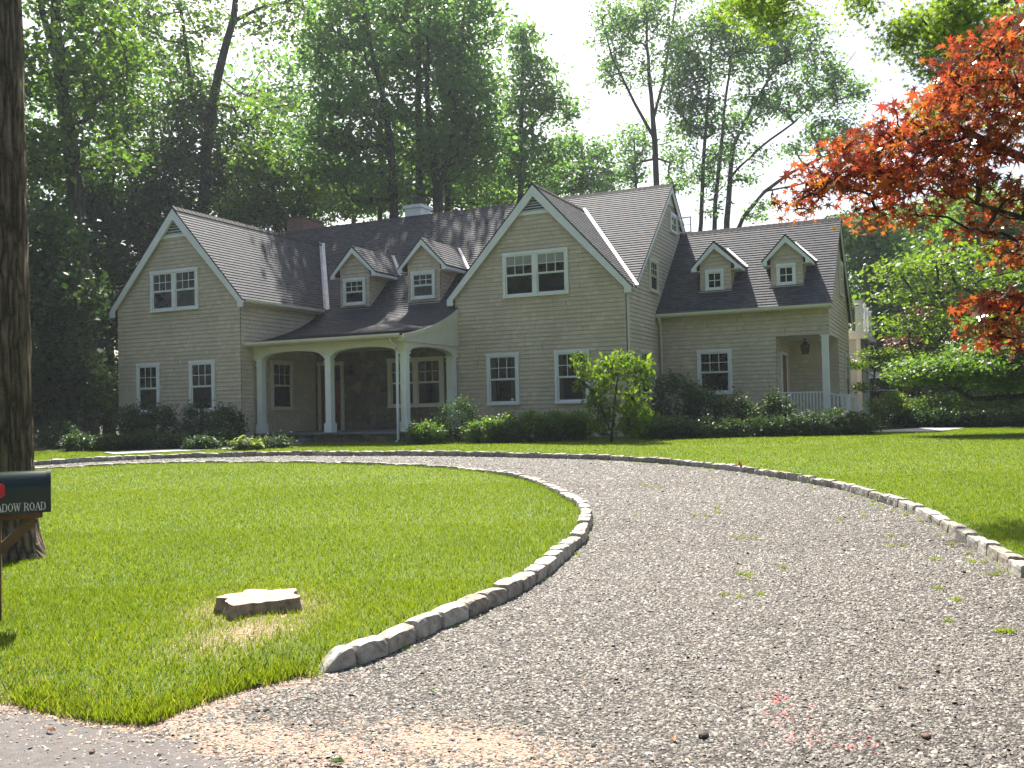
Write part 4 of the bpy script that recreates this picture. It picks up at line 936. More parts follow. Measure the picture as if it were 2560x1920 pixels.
# corner porch: floor, door, railings, stair rails
bb = MB(); bb.box((20.03, WY0-.02, .06), (WX1+.02, WY0+2.6, .29)); bb.build('porch_floor', bluestone, house)
bb = MB(); bb.box((21.62, WY0+.2, -.1), (21.95, WY0+2.4, .14)); bb.build('porch_step', bluestone, house)
bb = MB(); bb.box((20.04, 7.75, .29), (20.09, 7.85, 2.42)); bb.box((20.04, 8.72, .29), (20.09, 8.82, 2.42)); bb.box((20.04, 7.75, 2.42), (20.09, 8.82, 2.52)); bb.build('door_frame', white, house)
bb = MB(); bb.box((20.045, 7.85, .3), (20.075, 8.72, 2.42)); bb.build('door', wood_door, house)
def railing(a, c, zb, zt, n, drop=0.0):
    a = np.array(a); c = np.array(c); b_ = MB()
    b_.obox((a[0], a[1], zt), (c[0], c[1], zt-drop), .07, .045); b_.obox((a[0], a[1], zb), (c[0], c[1], zb-drop), .05, .04)
    for i in range(1, n+1):
        t = i/(n+1); p = a+(c-a)*t; b_.box((p[0]-.019, p[1]-.019, zb-drop*t), (p[0]+.019, p[1]+.019, zt-drop*t-.01))
    return b_.build('railing', white, house)
railing((20.04, WY0+.12), (21.37, WY0+.12), .36, 1.20, 13)
railing((21.56, WY0+.12), (22.0, WY0+.12), .34, 1.14, 3, .10); railing((21.56, WY0+2.5), (22.08, WY0+2.5), .34, 1.14, 3, .10)
for x, y in ((22.06, WY0+.12), (22.12, WY0+2.5)):
    b_ = MB(); b_.box((x-.06, y-.06, -.05), (x+.06, y+.06, 1.08)); b_.box((x-.08, y-.08, 1.08), (x+.08, y+.08, 1.11)); b_.build('newel_post', white, house)
# downspouts
def downspout(pts, m=cream):
    b_ = MB(); b_.tube(pts, [.042]*len(pts), 8); return b_.build('downspout', m, house, smooth_=True)
downspout([(10.42, .18, 3.02), (10.42, .20, 2.93), (10.47, .40, 2.80), (10.47, .46, 2.60), (10.47, .46, .1), (10.45, .36, .02)], white)
downspout([(16.60, RY-.02, 4.42), (16.56, RY-.02, 4.30), (16.38, RY+.02, 4.15), (16.38, RY+.02, .1)])
downspout([(16.45, WY0-.36, 3.73), (16.45, WY0-.30, 3.60), (16.42, WY0-.06, 3.45), (16.42, WY0-.06, .1)])
# chimneys
bb = MB(); bb.box((-.05, 8.9, 6.5), (.75, 10.35, 9.02)); ch = bb.build('chimney', brickm, house); ch['label'] = 'red brick chimney behind the left end of the ridge'
bb = MB(); bb.box((-.09, 8.86, 9.02), (.79, 10.39, 9.09)); bb.build('chimney_cap', simple('cap_mortar', (.16, .10, .09), .9), ch)
bb = MB(); bb.box((5.78, 8.76, 7.6), (6.5, 9.55, 8.80)); ch = bb.build('chimney', white, house); ch['label'] = 'white painted chimney with a dark round flue'
bb = MB(); bb.box((5.72, 8.70, 8.80), (6.56, 9.61, 8.92)); bb.build('chimney_cap', white, ch)
bb = MB(); bb.box((5.76, 8.74, 8.92), (6.52, 9.57, 8.95)); bb.lathe((6.15, 9.15, 8.95), [(.21, 0), (.21, .12), (.17, .13), (.17, .24), (.24, .25), (.24, .29), (.05, .33)], 14); bb.build('flue', simple('dark_flue', (.06, .055, .06), .6), ch)

# ------------------------------------------------------------------ foliage builders
VP = 2011.2       # focal length in the 2212 px wide photo view
def leaves(centers, size, rg, up=.5, aspect=.62, droop=0.0, lobed=False):
    """one small folded polygon per centre"""
    n = len(centers); nrm = rg.normal(0, 1, (n, 3)); nrm[:, 2] = np.abs(nrm[:, 2])*.6+up; nrm /= np.linalg.norm(nrm, axis=1)[:, None]
    a = rg.normal(0, 1, (n, 3)); a -= nrm*np.sum(a*nrm, 1)[:, None]; a[:, 2] -= droop; a /= np.linalg.norm(a, axis=1)[:, None]
    b_ = np.cross(nrm, a); s_ = (size*rg.lognormal(0, .28, n))[:, None]
    if not lobed:
        w_ = aspect/2
        pts = [-.5*a, -.12*a+w_*b_+.08*nrm, .22*a+w_*.75*b_+.06*nrm, .5*a-.06*nrm, .22*a-w_*.75*b_+.06*nrm, -.12*a-w_*b_+.08*nrm]
    else:
        pts = []
        for k in range(14):
            t = -math.pi+2*math.pi*(k+.5)/14; lob = (.5 if k % 2 == 0 else .15); lob *= (1 if abs(t) < 2.2 else .55)
            pts.append(a*(lob*math.cos(t))+b_*(lob*math.sin(t))-nrm*.12*lob*abs(math.sin(t)))
    V_ = np.stack([centers+s_*p for p in pts], 1)
    return V_.reshape(-1, 3), len(pts)
def grow(skel, cl, r_tip=.012, up_pen=1.2, maxr=.12):
    """joins clump centres to the skeleton like branches; returns tubes"""
    nodes = [np.array(p[:3]) for p in skel]; par = [-1]*len(nodes); base_n = len(nodes)
    A = np.array(nodes); d0 = np.min(np.linalg.norm(cl[:, None]-A[None], axis=2), axis=1)
    for i in np.argsort(d0):
        c = cl[i]; A = np.array(nodes); dv = c-A; cost = np.linalg.norm(dv, axis=1)+up_pen*np.maximum(0, -dv[:, 2])
        j = int(np.argmin(cost)); nodes.append(c); par.append(j)
    cnt = np.zeros(len(nodes))
    for i in range(len(nodes)-1, base_n-1, -1):
        cnt[i] += 1
        if par[i] >= 0: cnt[par[i]] += cnt[i] if par[i] >= base_n else 0
    return [(nodes[par[i]], nodes[i], min(maxr, r_tip*math.sqrt(cnt[i]+1)*1.15), r_tip*math.sqrt(cnt[i])) for i in range(base_n, len(nodes))]
def tubes_np(segs, k, rg):
    """fast tubes a->b with one bent middle"""
    VV = []; FF = []; n = 0
    for a, b_, ra, rb in segs:
        d = b_-a; L = np.linalg.norm(d)
        if L < .02: continue
        m_ = (a+b_)/2+rg.normal(0, .06, 3)*L+np.array([0, 0, .05*L]); pts = [a, m_, b_]; rs = [ra, (ra+rb)/2, rb]
        u_ = np.cross(d, (0.3, .2, 1)); u_ /= np.linalg.norm(u_)+1e-9; v_ = np.cross(d/L, u_)
        for p, r_ in zip(pts, rs):
            for j in range(k):
                t = 2*math.pi*j/k; VV.append(p+(u_*math.cos(t)+v_*math.sin(t))*r_)
        for i in range(2):
            for j in range(k): FF.append((n+i*k+j, n+i*k+(j+1) % k, n+(i+1)*k+(j+1) % k, n+(i+1)*k+j))
        n += 3*k
    return np.array(VV), np.array(FF)
def px(u, v, Dd): return np.array(site(u, v, Dd))
SEED = [100]
def tree(name, label, cat, trunks, blobs, lm, group=None, leaf=.2, per=70, clump=(.55, .3), bark=None, up=.5, lobed=False, droop=0., base=None, rtip=.014, aspect=.62, tubek=5, top_tint=.25, tvar=.16):
    """trunks: polylines of (u,v,D,r) in photo-view pixels; blobs: (u,v,D,ru,rv,rd,n clumps)"""
    SEED[0] += 1; rg = np.random.default_rng(SEED[0]); bark = bark or bark_far
    if group and 'wood' in group: leaf *= 1.05; per = int(per*.46); clump = (clump[0]*.85, clump[1]*.8); rtip *= .9
    T = [[np.append(px(*p[:3]), p[3]) for p in tr] for tr in trunks]
    b0 = T[0][0]; g0 = float(gz(b0[0], b0[1])); root = thing(name, label, cat, (float(b0[0]), float(b0[1]), g0), group)
    if b0[2] > g0: T[0].insert(0, np.array([b0[0], b0[1], g0-.2, b0[3]*1.25]))
    skel = []; mb = MB()
    for tr in T:
        P = []; Rr = []
        for a, c in zip(tr[:-1], tr[1:]):
            n = max(2, int(np.linalg.norm(c[:3]-a[:3])/.8))
            for i in range(n):
                t = i/n; q = a+(c-a)*t; q[:2] += rg.normal(0, .012, 2)*min(3, n)*.5; P.append(q[:3]); Rr.append(q[3])
        P.append(tr[-1][:3]); Rr.append(tr[-1][3]); mb.tube(P, Rr, 9); skel += [tuple(p) for p in P[len(P)//5:]]
    cl = []; frac = []
    for u, v, Dd, ru, rv, rd, n in blobs:
        c = px(u, v, Dd); q = rg.normal(0, 1, (n, 3)); q /= np.linalg.norm(q, axis=1)[:, None]; q *= rg.uniform(.25, 1, (n, 1))**.5
        off_ = q[:, :1]*_R*ru*Dd/VP + q[:, 1:2]*np.array([0, 0, 1])*rv*Dd/VP + q[:, 2:3]*_fw*rd
        cl.append(c+off_); frac.append(q[:, 1]*.5+.5)
    cl = np.vstack(cl); frac = np.concatenate(frac); ok = cl[:, 2] > gz(cl[:, 0], cl[:, 1])+.2; cl = cl[ok]; frac = frac[ok]
    segs = grow(skel, cl, rtip); Vt, Ft = tubes_np(segs, tubek, rg)
    n0 = len(mb.v); mb.v += [tuple(p) for p in Vt]; mb.f += [tuple(int(i)+n0 for i in f) for f in Ft]; mb.uv += [[(0, 0)]*4]*len(Ft)
    mb.build('trunk', bark, root, smooth_=True)
    # leaves around each clump and along the last stretch of its twig
    k = rg.poisson(per, len(cl)); idx = np.repeat(np.arange(len(cl)), k); n = len(idx)
    g_ = rg.normal(0, 1, (n, 3))*np.array([clump[0], clump[0], clump[1]]); pos = cl[idx]+g_
    V_, kk = leaves(pos, leaf, rg, up, aspect, droop, lobed)
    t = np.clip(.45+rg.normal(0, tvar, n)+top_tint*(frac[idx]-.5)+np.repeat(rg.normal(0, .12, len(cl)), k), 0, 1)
    V_ = V_-np.array([b0[0], b0[1], g0])
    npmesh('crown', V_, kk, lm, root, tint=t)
    return root
WOOD = 'tall trees of the wood behind the house'
# --- left part of the wood
tree('broadleaf_tree', 'dark tree with a thick forked trunk at far left behind the left gable', 'tree', [[(190, 905, 34, .36), (165, 430, 34, .29), (148, 290, 34, .26), (128, 150, 34, .21), (120, 50, 34, .18), (118, -90, 34, .12)], [(140, 190, 34, .16), (105, 70, 34.5, .13), (70, -40, 35, .09)]],
     [(120, -30, 34, 130, 70, 3.5, 60), (60, 160, 34, 50, 90, 2.5, 45), (215, 110, 34, 80, 110, 3, 70), (95, 330, 33, 60, 70, 2, 45), (210, 300, 35, 60, 80, 3, 40)], leaf_mid, WOOD, leaf=.19, per=75)
tree('broadleaf_tree', 'slender straight dark tree between the two forked trees above the left gable', 'tree', [[(236, 720, 45, .20), (238, 380, 45, .17), (246, 120, 45, .11), (250, -80, 45, .06)]],
     [(265, 60, 45, 90, 90, 3, 70), (250, 210, 45, 80, 80, 3, 60), (310, 300, 45, 70, 70, 3, 45)], leaf_mid, WOOD, per=65)
tree('broadleaf_tree', 'tree whose bare grey limbs fork against the sky above the left gable', 'tree', [[(430, 600, 47, 0.360), (448, 300, 47, 0.252), (466, 190, 47, 0.228), (486, 100, 47, 0.192), (505, 40, 47, 0.168), (515, -60, 47, 0.120)], [(502, 48, 47, 0.108), (560, 18, 47, 0.084), (660, -8, 47, 0.048)], [(452, 280, 47, 0.156), (412, 190, 47, 0.120), (398, 70, 47, 0.096), (380, -60, 47, 0.060)]],
     [(370, 60, 47, 90, 70, 3, 60), (460, 30, 48, 40, 50, 2, 14), (590, 50, 47, 70, 50, 2, 22), (640, 10, 47, 50, 30, 2, 16), (390, 190, 47, 80, 60, 3, 55), (560, 250, 48, 80, 60, 3, 40)], leaf_mid, WOOD, per=60)
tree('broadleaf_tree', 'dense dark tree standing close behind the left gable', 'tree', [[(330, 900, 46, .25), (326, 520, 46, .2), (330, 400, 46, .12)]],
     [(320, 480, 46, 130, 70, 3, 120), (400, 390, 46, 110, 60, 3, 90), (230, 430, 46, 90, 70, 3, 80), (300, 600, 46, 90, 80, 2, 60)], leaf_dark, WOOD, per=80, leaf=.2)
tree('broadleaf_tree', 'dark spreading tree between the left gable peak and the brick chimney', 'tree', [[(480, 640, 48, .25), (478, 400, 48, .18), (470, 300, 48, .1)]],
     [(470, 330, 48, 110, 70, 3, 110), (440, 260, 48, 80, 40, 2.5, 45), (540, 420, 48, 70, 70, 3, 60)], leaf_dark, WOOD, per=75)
tree('broadleaf_tree', 'round leafy tree with a sunlit yellow-green top left of the brick chimney', 'tree', [[(600, 700, 44, .2), (598, 480, 44, .15), (590, 400, 44, .08)]],
     [(600, 420, 44, 85, 80, 2.4, 110), (570, 350, 44, 60, 40, 2, 50), (540, 460, 44, 60, 50, 2, 50), (640, 480, 45, 50, 50, 2, 40)], leaf_mid, WOOD, per=85, leaf=.17, clump=(.45, .25))
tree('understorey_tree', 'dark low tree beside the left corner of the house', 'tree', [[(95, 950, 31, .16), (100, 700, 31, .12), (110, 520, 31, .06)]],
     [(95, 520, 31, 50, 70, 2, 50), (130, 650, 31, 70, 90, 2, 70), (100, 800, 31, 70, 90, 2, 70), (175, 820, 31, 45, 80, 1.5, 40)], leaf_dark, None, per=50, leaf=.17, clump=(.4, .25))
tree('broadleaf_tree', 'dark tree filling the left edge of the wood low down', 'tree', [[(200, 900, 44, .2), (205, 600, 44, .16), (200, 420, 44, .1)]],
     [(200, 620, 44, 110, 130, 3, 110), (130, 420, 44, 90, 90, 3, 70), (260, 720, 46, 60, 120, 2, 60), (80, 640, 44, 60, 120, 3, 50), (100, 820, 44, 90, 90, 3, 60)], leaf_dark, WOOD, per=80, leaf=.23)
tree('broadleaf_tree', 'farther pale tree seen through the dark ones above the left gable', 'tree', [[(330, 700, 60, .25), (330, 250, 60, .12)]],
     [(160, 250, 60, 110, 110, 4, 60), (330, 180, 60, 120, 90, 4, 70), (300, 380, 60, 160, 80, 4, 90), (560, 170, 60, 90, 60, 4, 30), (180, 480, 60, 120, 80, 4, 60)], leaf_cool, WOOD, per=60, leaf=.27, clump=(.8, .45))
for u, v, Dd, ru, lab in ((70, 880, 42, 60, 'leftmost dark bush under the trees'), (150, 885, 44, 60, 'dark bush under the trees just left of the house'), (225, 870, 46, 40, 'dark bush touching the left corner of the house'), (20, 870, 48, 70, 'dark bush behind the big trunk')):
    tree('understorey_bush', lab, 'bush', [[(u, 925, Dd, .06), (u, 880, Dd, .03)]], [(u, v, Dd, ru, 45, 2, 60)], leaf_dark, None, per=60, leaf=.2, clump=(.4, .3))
tree('broadleaf_tree', 'far low green trees closing the view at the left', 'tree', [[(120, 900, 75, .2), (120, 700, 75, .1)]], [(0, 850, 75, 120, 60, 3, 60), (180, 840, 75, 110, 70, 3, 60), (80, 740, 75, 140, 70, 3, 60)], leaf_mid, WOOD, per=110, leaf=.3, clump=(.9, .6))
# --- centre
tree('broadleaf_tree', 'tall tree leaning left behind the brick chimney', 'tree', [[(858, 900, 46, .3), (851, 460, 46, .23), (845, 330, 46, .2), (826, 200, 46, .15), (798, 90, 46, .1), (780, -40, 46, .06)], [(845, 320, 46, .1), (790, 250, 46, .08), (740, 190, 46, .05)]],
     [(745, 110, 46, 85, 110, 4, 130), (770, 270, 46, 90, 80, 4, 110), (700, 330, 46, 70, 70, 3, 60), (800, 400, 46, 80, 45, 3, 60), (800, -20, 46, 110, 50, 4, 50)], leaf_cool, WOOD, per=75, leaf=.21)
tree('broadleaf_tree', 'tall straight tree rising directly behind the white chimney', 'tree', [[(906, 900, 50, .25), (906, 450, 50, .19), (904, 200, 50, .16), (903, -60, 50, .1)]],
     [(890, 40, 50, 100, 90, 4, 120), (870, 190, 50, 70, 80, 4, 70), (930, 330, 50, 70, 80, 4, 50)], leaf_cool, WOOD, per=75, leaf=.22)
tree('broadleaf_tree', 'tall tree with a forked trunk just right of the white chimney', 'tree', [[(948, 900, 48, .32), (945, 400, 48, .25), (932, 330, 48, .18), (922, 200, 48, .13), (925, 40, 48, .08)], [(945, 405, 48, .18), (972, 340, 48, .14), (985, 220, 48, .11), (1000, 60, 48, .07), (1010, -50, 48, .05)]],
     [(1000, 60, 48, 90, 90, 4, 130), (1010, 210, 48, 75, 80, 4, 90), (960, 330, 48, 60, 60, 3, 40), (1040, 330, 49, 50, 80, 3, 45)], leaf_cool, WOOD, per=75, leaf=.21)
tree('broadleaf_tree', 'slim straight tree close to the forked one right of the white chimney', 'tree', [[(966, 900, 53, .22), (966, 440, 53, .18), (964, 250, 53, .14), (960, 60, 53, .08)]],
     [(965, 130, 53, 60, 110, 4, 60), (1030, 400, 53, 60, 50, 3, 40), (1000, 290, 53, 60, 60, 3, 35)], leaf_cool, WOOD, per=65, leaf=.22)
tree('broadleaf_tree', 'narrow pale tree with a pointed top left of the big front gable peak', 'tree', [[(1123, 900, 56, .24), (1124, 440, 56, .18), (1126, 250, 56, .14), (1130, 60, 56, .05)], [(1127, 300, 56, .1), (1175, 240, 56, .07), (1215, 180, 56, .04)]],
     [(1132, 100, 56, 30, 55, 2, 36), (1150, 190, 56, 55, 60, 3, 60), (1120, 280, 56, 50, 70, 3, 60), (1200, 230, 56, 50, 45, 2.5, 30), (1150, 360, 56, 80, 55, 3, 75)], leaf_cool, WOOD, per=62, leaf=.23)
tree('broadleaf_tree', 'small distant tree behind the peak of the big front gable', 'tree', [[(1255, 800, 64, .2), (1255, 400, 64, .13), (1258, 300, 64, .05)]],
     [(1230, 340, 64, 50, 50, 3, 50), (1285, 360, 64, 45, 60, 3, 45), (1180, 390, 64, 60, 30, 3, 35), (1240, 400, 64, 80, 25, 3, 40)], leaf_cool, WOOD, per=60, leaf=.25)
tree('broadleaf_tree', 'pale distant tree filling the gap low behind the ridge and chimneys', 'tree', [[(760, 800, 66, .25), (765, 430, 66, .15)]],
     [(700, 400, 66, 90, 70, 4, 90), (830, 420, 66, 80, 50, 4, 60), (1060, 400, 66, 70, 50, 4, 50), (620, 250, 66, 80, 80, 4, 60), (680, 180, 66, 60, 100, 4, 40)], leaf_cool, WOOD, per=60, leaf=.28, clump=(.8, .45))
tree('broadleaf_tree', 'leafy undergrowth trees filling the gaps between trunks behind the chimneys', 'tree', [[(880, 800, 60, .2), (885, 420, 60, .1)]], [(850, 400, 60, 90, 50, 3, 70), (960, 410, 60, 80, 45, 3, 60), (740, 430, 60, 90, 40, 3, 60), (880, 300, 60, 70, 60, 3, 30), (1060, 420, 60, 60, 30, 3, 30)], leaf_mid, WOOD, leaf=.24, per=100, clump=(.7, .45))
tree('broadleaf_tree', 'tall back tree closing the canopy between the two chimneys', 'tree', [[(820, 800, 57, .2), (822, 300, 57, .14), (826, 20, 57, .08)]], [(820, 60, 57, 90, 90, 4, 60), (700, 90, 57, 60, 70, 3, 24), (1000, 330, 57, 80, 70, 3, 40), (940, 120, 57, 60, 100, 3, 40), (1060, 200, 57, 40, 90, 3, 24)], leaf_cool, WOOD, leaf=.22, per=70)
# --- right
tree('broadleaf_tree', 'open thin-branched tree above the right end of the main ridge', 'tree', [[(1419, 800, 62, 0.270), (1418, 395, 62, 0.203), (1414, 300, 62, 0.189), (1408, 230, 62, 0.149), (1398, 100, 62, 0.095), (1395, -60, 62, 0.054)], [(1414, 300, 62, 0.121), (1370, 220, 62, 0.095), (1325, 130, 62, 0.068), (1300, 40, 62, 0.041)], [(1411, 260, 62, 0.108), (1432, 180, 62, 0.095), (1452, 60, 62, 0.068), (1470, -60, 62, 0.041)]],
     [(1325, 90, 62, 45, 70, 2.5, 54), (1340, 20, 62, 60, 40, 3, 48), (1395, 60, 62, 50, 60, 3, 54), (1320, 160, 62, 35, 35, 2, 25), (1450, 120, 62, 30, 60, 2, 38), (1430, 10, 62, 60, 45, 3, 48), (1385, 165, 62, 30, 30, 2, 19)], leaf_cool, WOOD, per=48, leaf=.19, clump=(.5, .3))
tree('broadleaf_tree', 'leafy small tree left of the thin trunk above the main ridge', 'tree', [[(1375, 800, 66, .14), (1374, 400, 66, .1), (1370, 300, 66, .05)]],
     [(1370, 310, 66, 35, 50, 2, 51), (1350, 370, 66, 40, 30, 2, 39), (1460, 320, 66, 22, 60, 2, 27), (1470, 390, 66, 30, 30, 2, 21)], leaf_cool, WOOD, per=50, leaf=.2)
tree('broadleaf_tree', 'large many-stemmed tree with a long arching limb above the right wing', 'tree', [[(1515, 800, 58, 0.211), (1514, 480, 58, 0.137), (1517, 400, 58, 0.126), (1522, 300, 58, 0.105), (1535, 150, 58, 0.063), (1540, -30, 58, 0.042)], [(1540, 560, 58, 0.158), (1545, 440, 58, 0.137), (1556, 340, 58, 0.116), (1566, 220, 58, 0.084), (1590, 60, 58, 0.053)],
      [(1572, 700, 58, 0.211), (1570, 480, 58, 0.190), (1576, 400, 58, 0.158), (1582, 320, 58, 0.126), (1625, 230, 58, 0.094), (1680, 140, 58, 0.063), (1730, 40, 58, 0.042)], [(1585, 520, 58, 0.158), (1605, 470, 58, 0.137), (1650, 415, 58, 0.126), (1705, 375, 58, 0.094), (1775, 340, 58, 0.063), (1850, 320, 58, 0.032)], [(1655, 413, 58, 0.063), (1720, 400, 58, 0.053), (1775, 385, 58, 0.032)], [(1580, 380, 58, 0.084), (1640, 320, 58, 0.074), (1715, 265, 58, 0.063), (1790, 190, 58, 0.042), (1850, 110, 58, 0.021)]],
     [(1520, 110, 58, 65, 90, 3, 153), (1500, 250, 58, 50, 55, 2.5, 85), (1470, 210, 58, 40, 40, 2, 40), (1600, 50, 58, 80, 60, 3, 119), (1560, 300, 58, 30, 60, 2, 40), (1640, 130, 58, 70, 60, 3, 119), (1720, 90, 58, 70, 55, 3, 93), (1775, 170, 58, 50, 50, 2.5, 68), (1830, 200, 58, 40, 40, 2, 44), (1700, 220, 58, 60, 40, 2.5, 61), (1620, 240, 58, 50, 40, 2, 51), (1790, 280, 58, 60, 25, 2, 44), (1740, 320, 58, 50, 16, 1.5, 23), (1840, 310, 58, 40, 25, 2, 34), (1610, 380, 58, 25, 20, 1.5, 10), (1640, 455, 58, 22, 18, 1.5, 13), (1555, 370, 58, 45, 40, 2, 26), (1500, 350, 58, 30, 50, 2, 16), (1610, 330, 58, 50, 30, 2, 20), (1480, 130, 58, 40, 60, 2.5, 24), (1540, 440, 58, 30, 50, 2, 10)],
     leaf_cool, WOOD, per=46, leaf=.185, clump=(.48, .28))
for lab, tr, bl, m_, lf in (
    ('tall hazy tree just right of the right wing roof', [[(1898, 900, 55, .25), (1895, 620, 55, .2), (1885, 480, 55, .1)]], [(1890, 540, 55, 60, 70, 3, 127), (1860, 640, 56, 50, 80, 3, 85), (1930, 660, 55, 50, 70, 3, 102), (1840, 500, 56, 40, 40, 2, 51)], leaf_cool, .24),
    ('dark tree in the wood beyond the white building', [[(1950, 900, 60, .25), (1950, 650, 60, .15)]], [(1930, 760, 60, 80, 90, 3, 187), (1990, 850, 60, 80, 60, 3, 119), (2080, 820, 60, 90, 90, 3, 153), (1880, 820, 62, 60, 80, 3, 119), (2180, 800, 60, 80, 90, 3, 119)], leaf_dark, .27),
    ('tall pale tree in the wood behind the red leaves', [[(2010, 900, 58, .25), (2010, 500, 58, .15)]], [(1980, 500, 58, 70, 70, 3, 136), (2080, 480, 58, 90, 70, 3, 136), (2000, 600, 58, 80, 60, 3, 102), (2200, 520, 58, 80, 90, 3, 102)], leaf_cool, .26),
    ('broad green tree at the right edge beyond the lawn', [[(2160, 910, 40, .3), (2155, 700, 40, .22), (2150, 500, 40, .12)]], [(2150, 480, 40, 100, 80, 3, 153), (2120, 640, 40, 110, 70, 3, 187), (2200, 760, 40, 70, 70, 2.5, 102), (2040, 560, 41, 60, 60, 2.5, 85)], leaf_mid, .2)):
    tree('broadleaf_tree', lab, 'tree', tr, bl, m_, 'trees of the wood at the right', per=70, leaf=lf)
for u in (2005, 2068):
    tree('broadleaf_tree', 'pale grey bare-stemmed tree %s far across the right lawn' % ('left of its twin' if u < 2050 else 'right of its twin'), 'tree', [[(u, 900, 48, .19), (u, 820, 48, .17), (u-2, 600, 48, .12)]], [(u, 640, 48, 50, 50, 2, 51)], leaf_mid, 'trees of the wood at the right', per=50, leaf=.2)
tree('maple_tree', 'bright yellow-green leafy tree in front of the dark wood at right', 'tree', [[(2080, 905, 33, .16), (2075, 750, 33, .12), (2070, 620, 33, .06)]],
     [(1975, 580, 33, 70, 24, 1.8, 20), (2060, 560, 33, 70, 24, 2, 22), (2040, 640, 33, 80, 24, 2, 24), (1985, 700, 33, 60, 18, 1.8, 16), (2070, 720, 33, 80, 24, 2, 24), (2130, 660, 33, 70, 40, 2, 22), (2010, 770, 33, 50, 12, 1.4, 12), (1945, 640, 33, 40, 14, 1.2, 8), (2150, 590, 33, 60, 20, 2, 14)], leaf_bright, None, per=44, leaf=.15, clump=(.55, .14), up=.9)
tree('bronze_tree', 'bronze-leaved tree partly hidden behind the bright green one', 'tree', [[(2020, 905, 37, .12), (2015, 760, 37, .1), (2020, 660, 37, .05)]],
     [(2050, 645, 37, 50, 16, 1.4, 36), (1985, 690, 37, 25, 14, 1, 14), (1960, 745, 37, 30, 14, 1, 16), (2120, 640, 37, 40, 14, 1, 16), (1940, 765, 37, 22, 8, 1, 10)], leaf_brown, None, per=70, leaf=.14, clump=(.35, .12), up=.9)
tree('japanese_maple', 'low dark green tree with one long sweeping black limb at right', 'tree', [[(2420, 960, 23, .15), (2380, 870, 23, .13), (2280, 852, 23, .1), (2180, 858, 23, .075), (2105, 862, 23, .06), (2070, 845, 23, .045), (2010, 812, 23, .02)], [(2240, 853, 23, .07), (2180, 800, 23, .05), (2100, 780, 23, .03)], [(2300, 860, 23, .08), (2220, 770, 23, .06), (2160, 730, 23, .03)]],
     [(2080, 800, 23, 80, 22, 1.2, 80), (2170, 760, 23, 80, 30, 1.3, 90), (2010, 795, 23, 50, 14, 1, 34), (2200, 820, 23, 50, 22, 1.2, 50), (1990, 815, 23, 40, 8, .8, 16), (2180, 700, 23.5, 60, 20, 1.2, 44)], leaf_mid, None, per=90, leaf=.085, clump=(.3, .09), up=1.0, bark=bark_far, rtip=.008)
tree('dogwood_tree', 'small tiered dogwood with flat bright green sprays beside the right wing', 'tree', [[(1881, 915, 34, .04), (1883, 850, 34, .035), (1890, 800, 34, .03), (1897, 752, 34, .012)], [(1884, 835, 34, .015), (1930, 822, 34, .006)], [(1888, 812, 34, .015), (1850, 792, 34, .006)]],
     [(1905, 764, 34, 46, 9, .9, 34), (1862, 788, 34, 34, 8, .7, 18), (1925, 800, 34, 30, 7, .7, 14), (1935, 828, 34, 30, 8, .5, 12), (1856, 838, 34, 24, 8, .5, 12), (1905, 780, 34, 30, 14, .6, 10)], leaf_bright, None, per=34, leaf=.09, clump=(.16, .07), up=1.0, rtip=.006)
# --- overhanging green limbs near the camera at right, and the red maple
tree('green_maple', 'green maple hanging its bright limbs into the top right corner', 'tree', [[(2620, 1000, 14, .26), (2600, 400, 14, .22), (2560, 60, 14, .18), (2480, -200, 14, .12)], [(2570, 100, 14, .12), (2380, 30, 13.5, .08), (2190, -10, 13.5, .06), (2060, 60, 13.5, .03)], [(2540, -60, 14, .12), (2200, -260, 15, .08), (1850, -200, 15, .05), (1650, -60, 15, .03)], [(2400, 40, 13.5, .06), (2250, 120, 13.5, .04), (2120, 170, 13.5, .02)]],
     [(2060, 40, 13.5, 90, 45, .9, 60), (2150, 110, 13.5, 70, 60, .9, 55), (2050, 130, 13.5, 50, 30, .6, 24), (2030, 240, 14, 50, 28, .6, 18), (1960, 70, 14, 40, 25, .5, 16), (1650, 5, 15, 60, 22, .6, 24), (1690, 45, 15, 30, 26, .4, 10), (1600, 10, 15, 50, 12, .5, 8), (1850, -8, 15, 40, 12, .5, 8), (1858, 30, 15, 12, 22, .3, 4), (2200, 200, 13.5, 40, 60, .8, 20), (2250, 0, 13.5, 60, 80, 1, 20), (2480, -120, 14, 160, 140, 1.8, 90), (2700, -80, 14, 150, 160, 1.8, 70), (2300, -250, 14.5, 200, 90, 1.8, 60), (2620, 150, 14, 110, 90, 1.5, 40)],
     leaf_over, None, per=52, leaf=.10, clump=(.17, .12), up=.6, lobed=True, rtip=.006, aspect=.9)
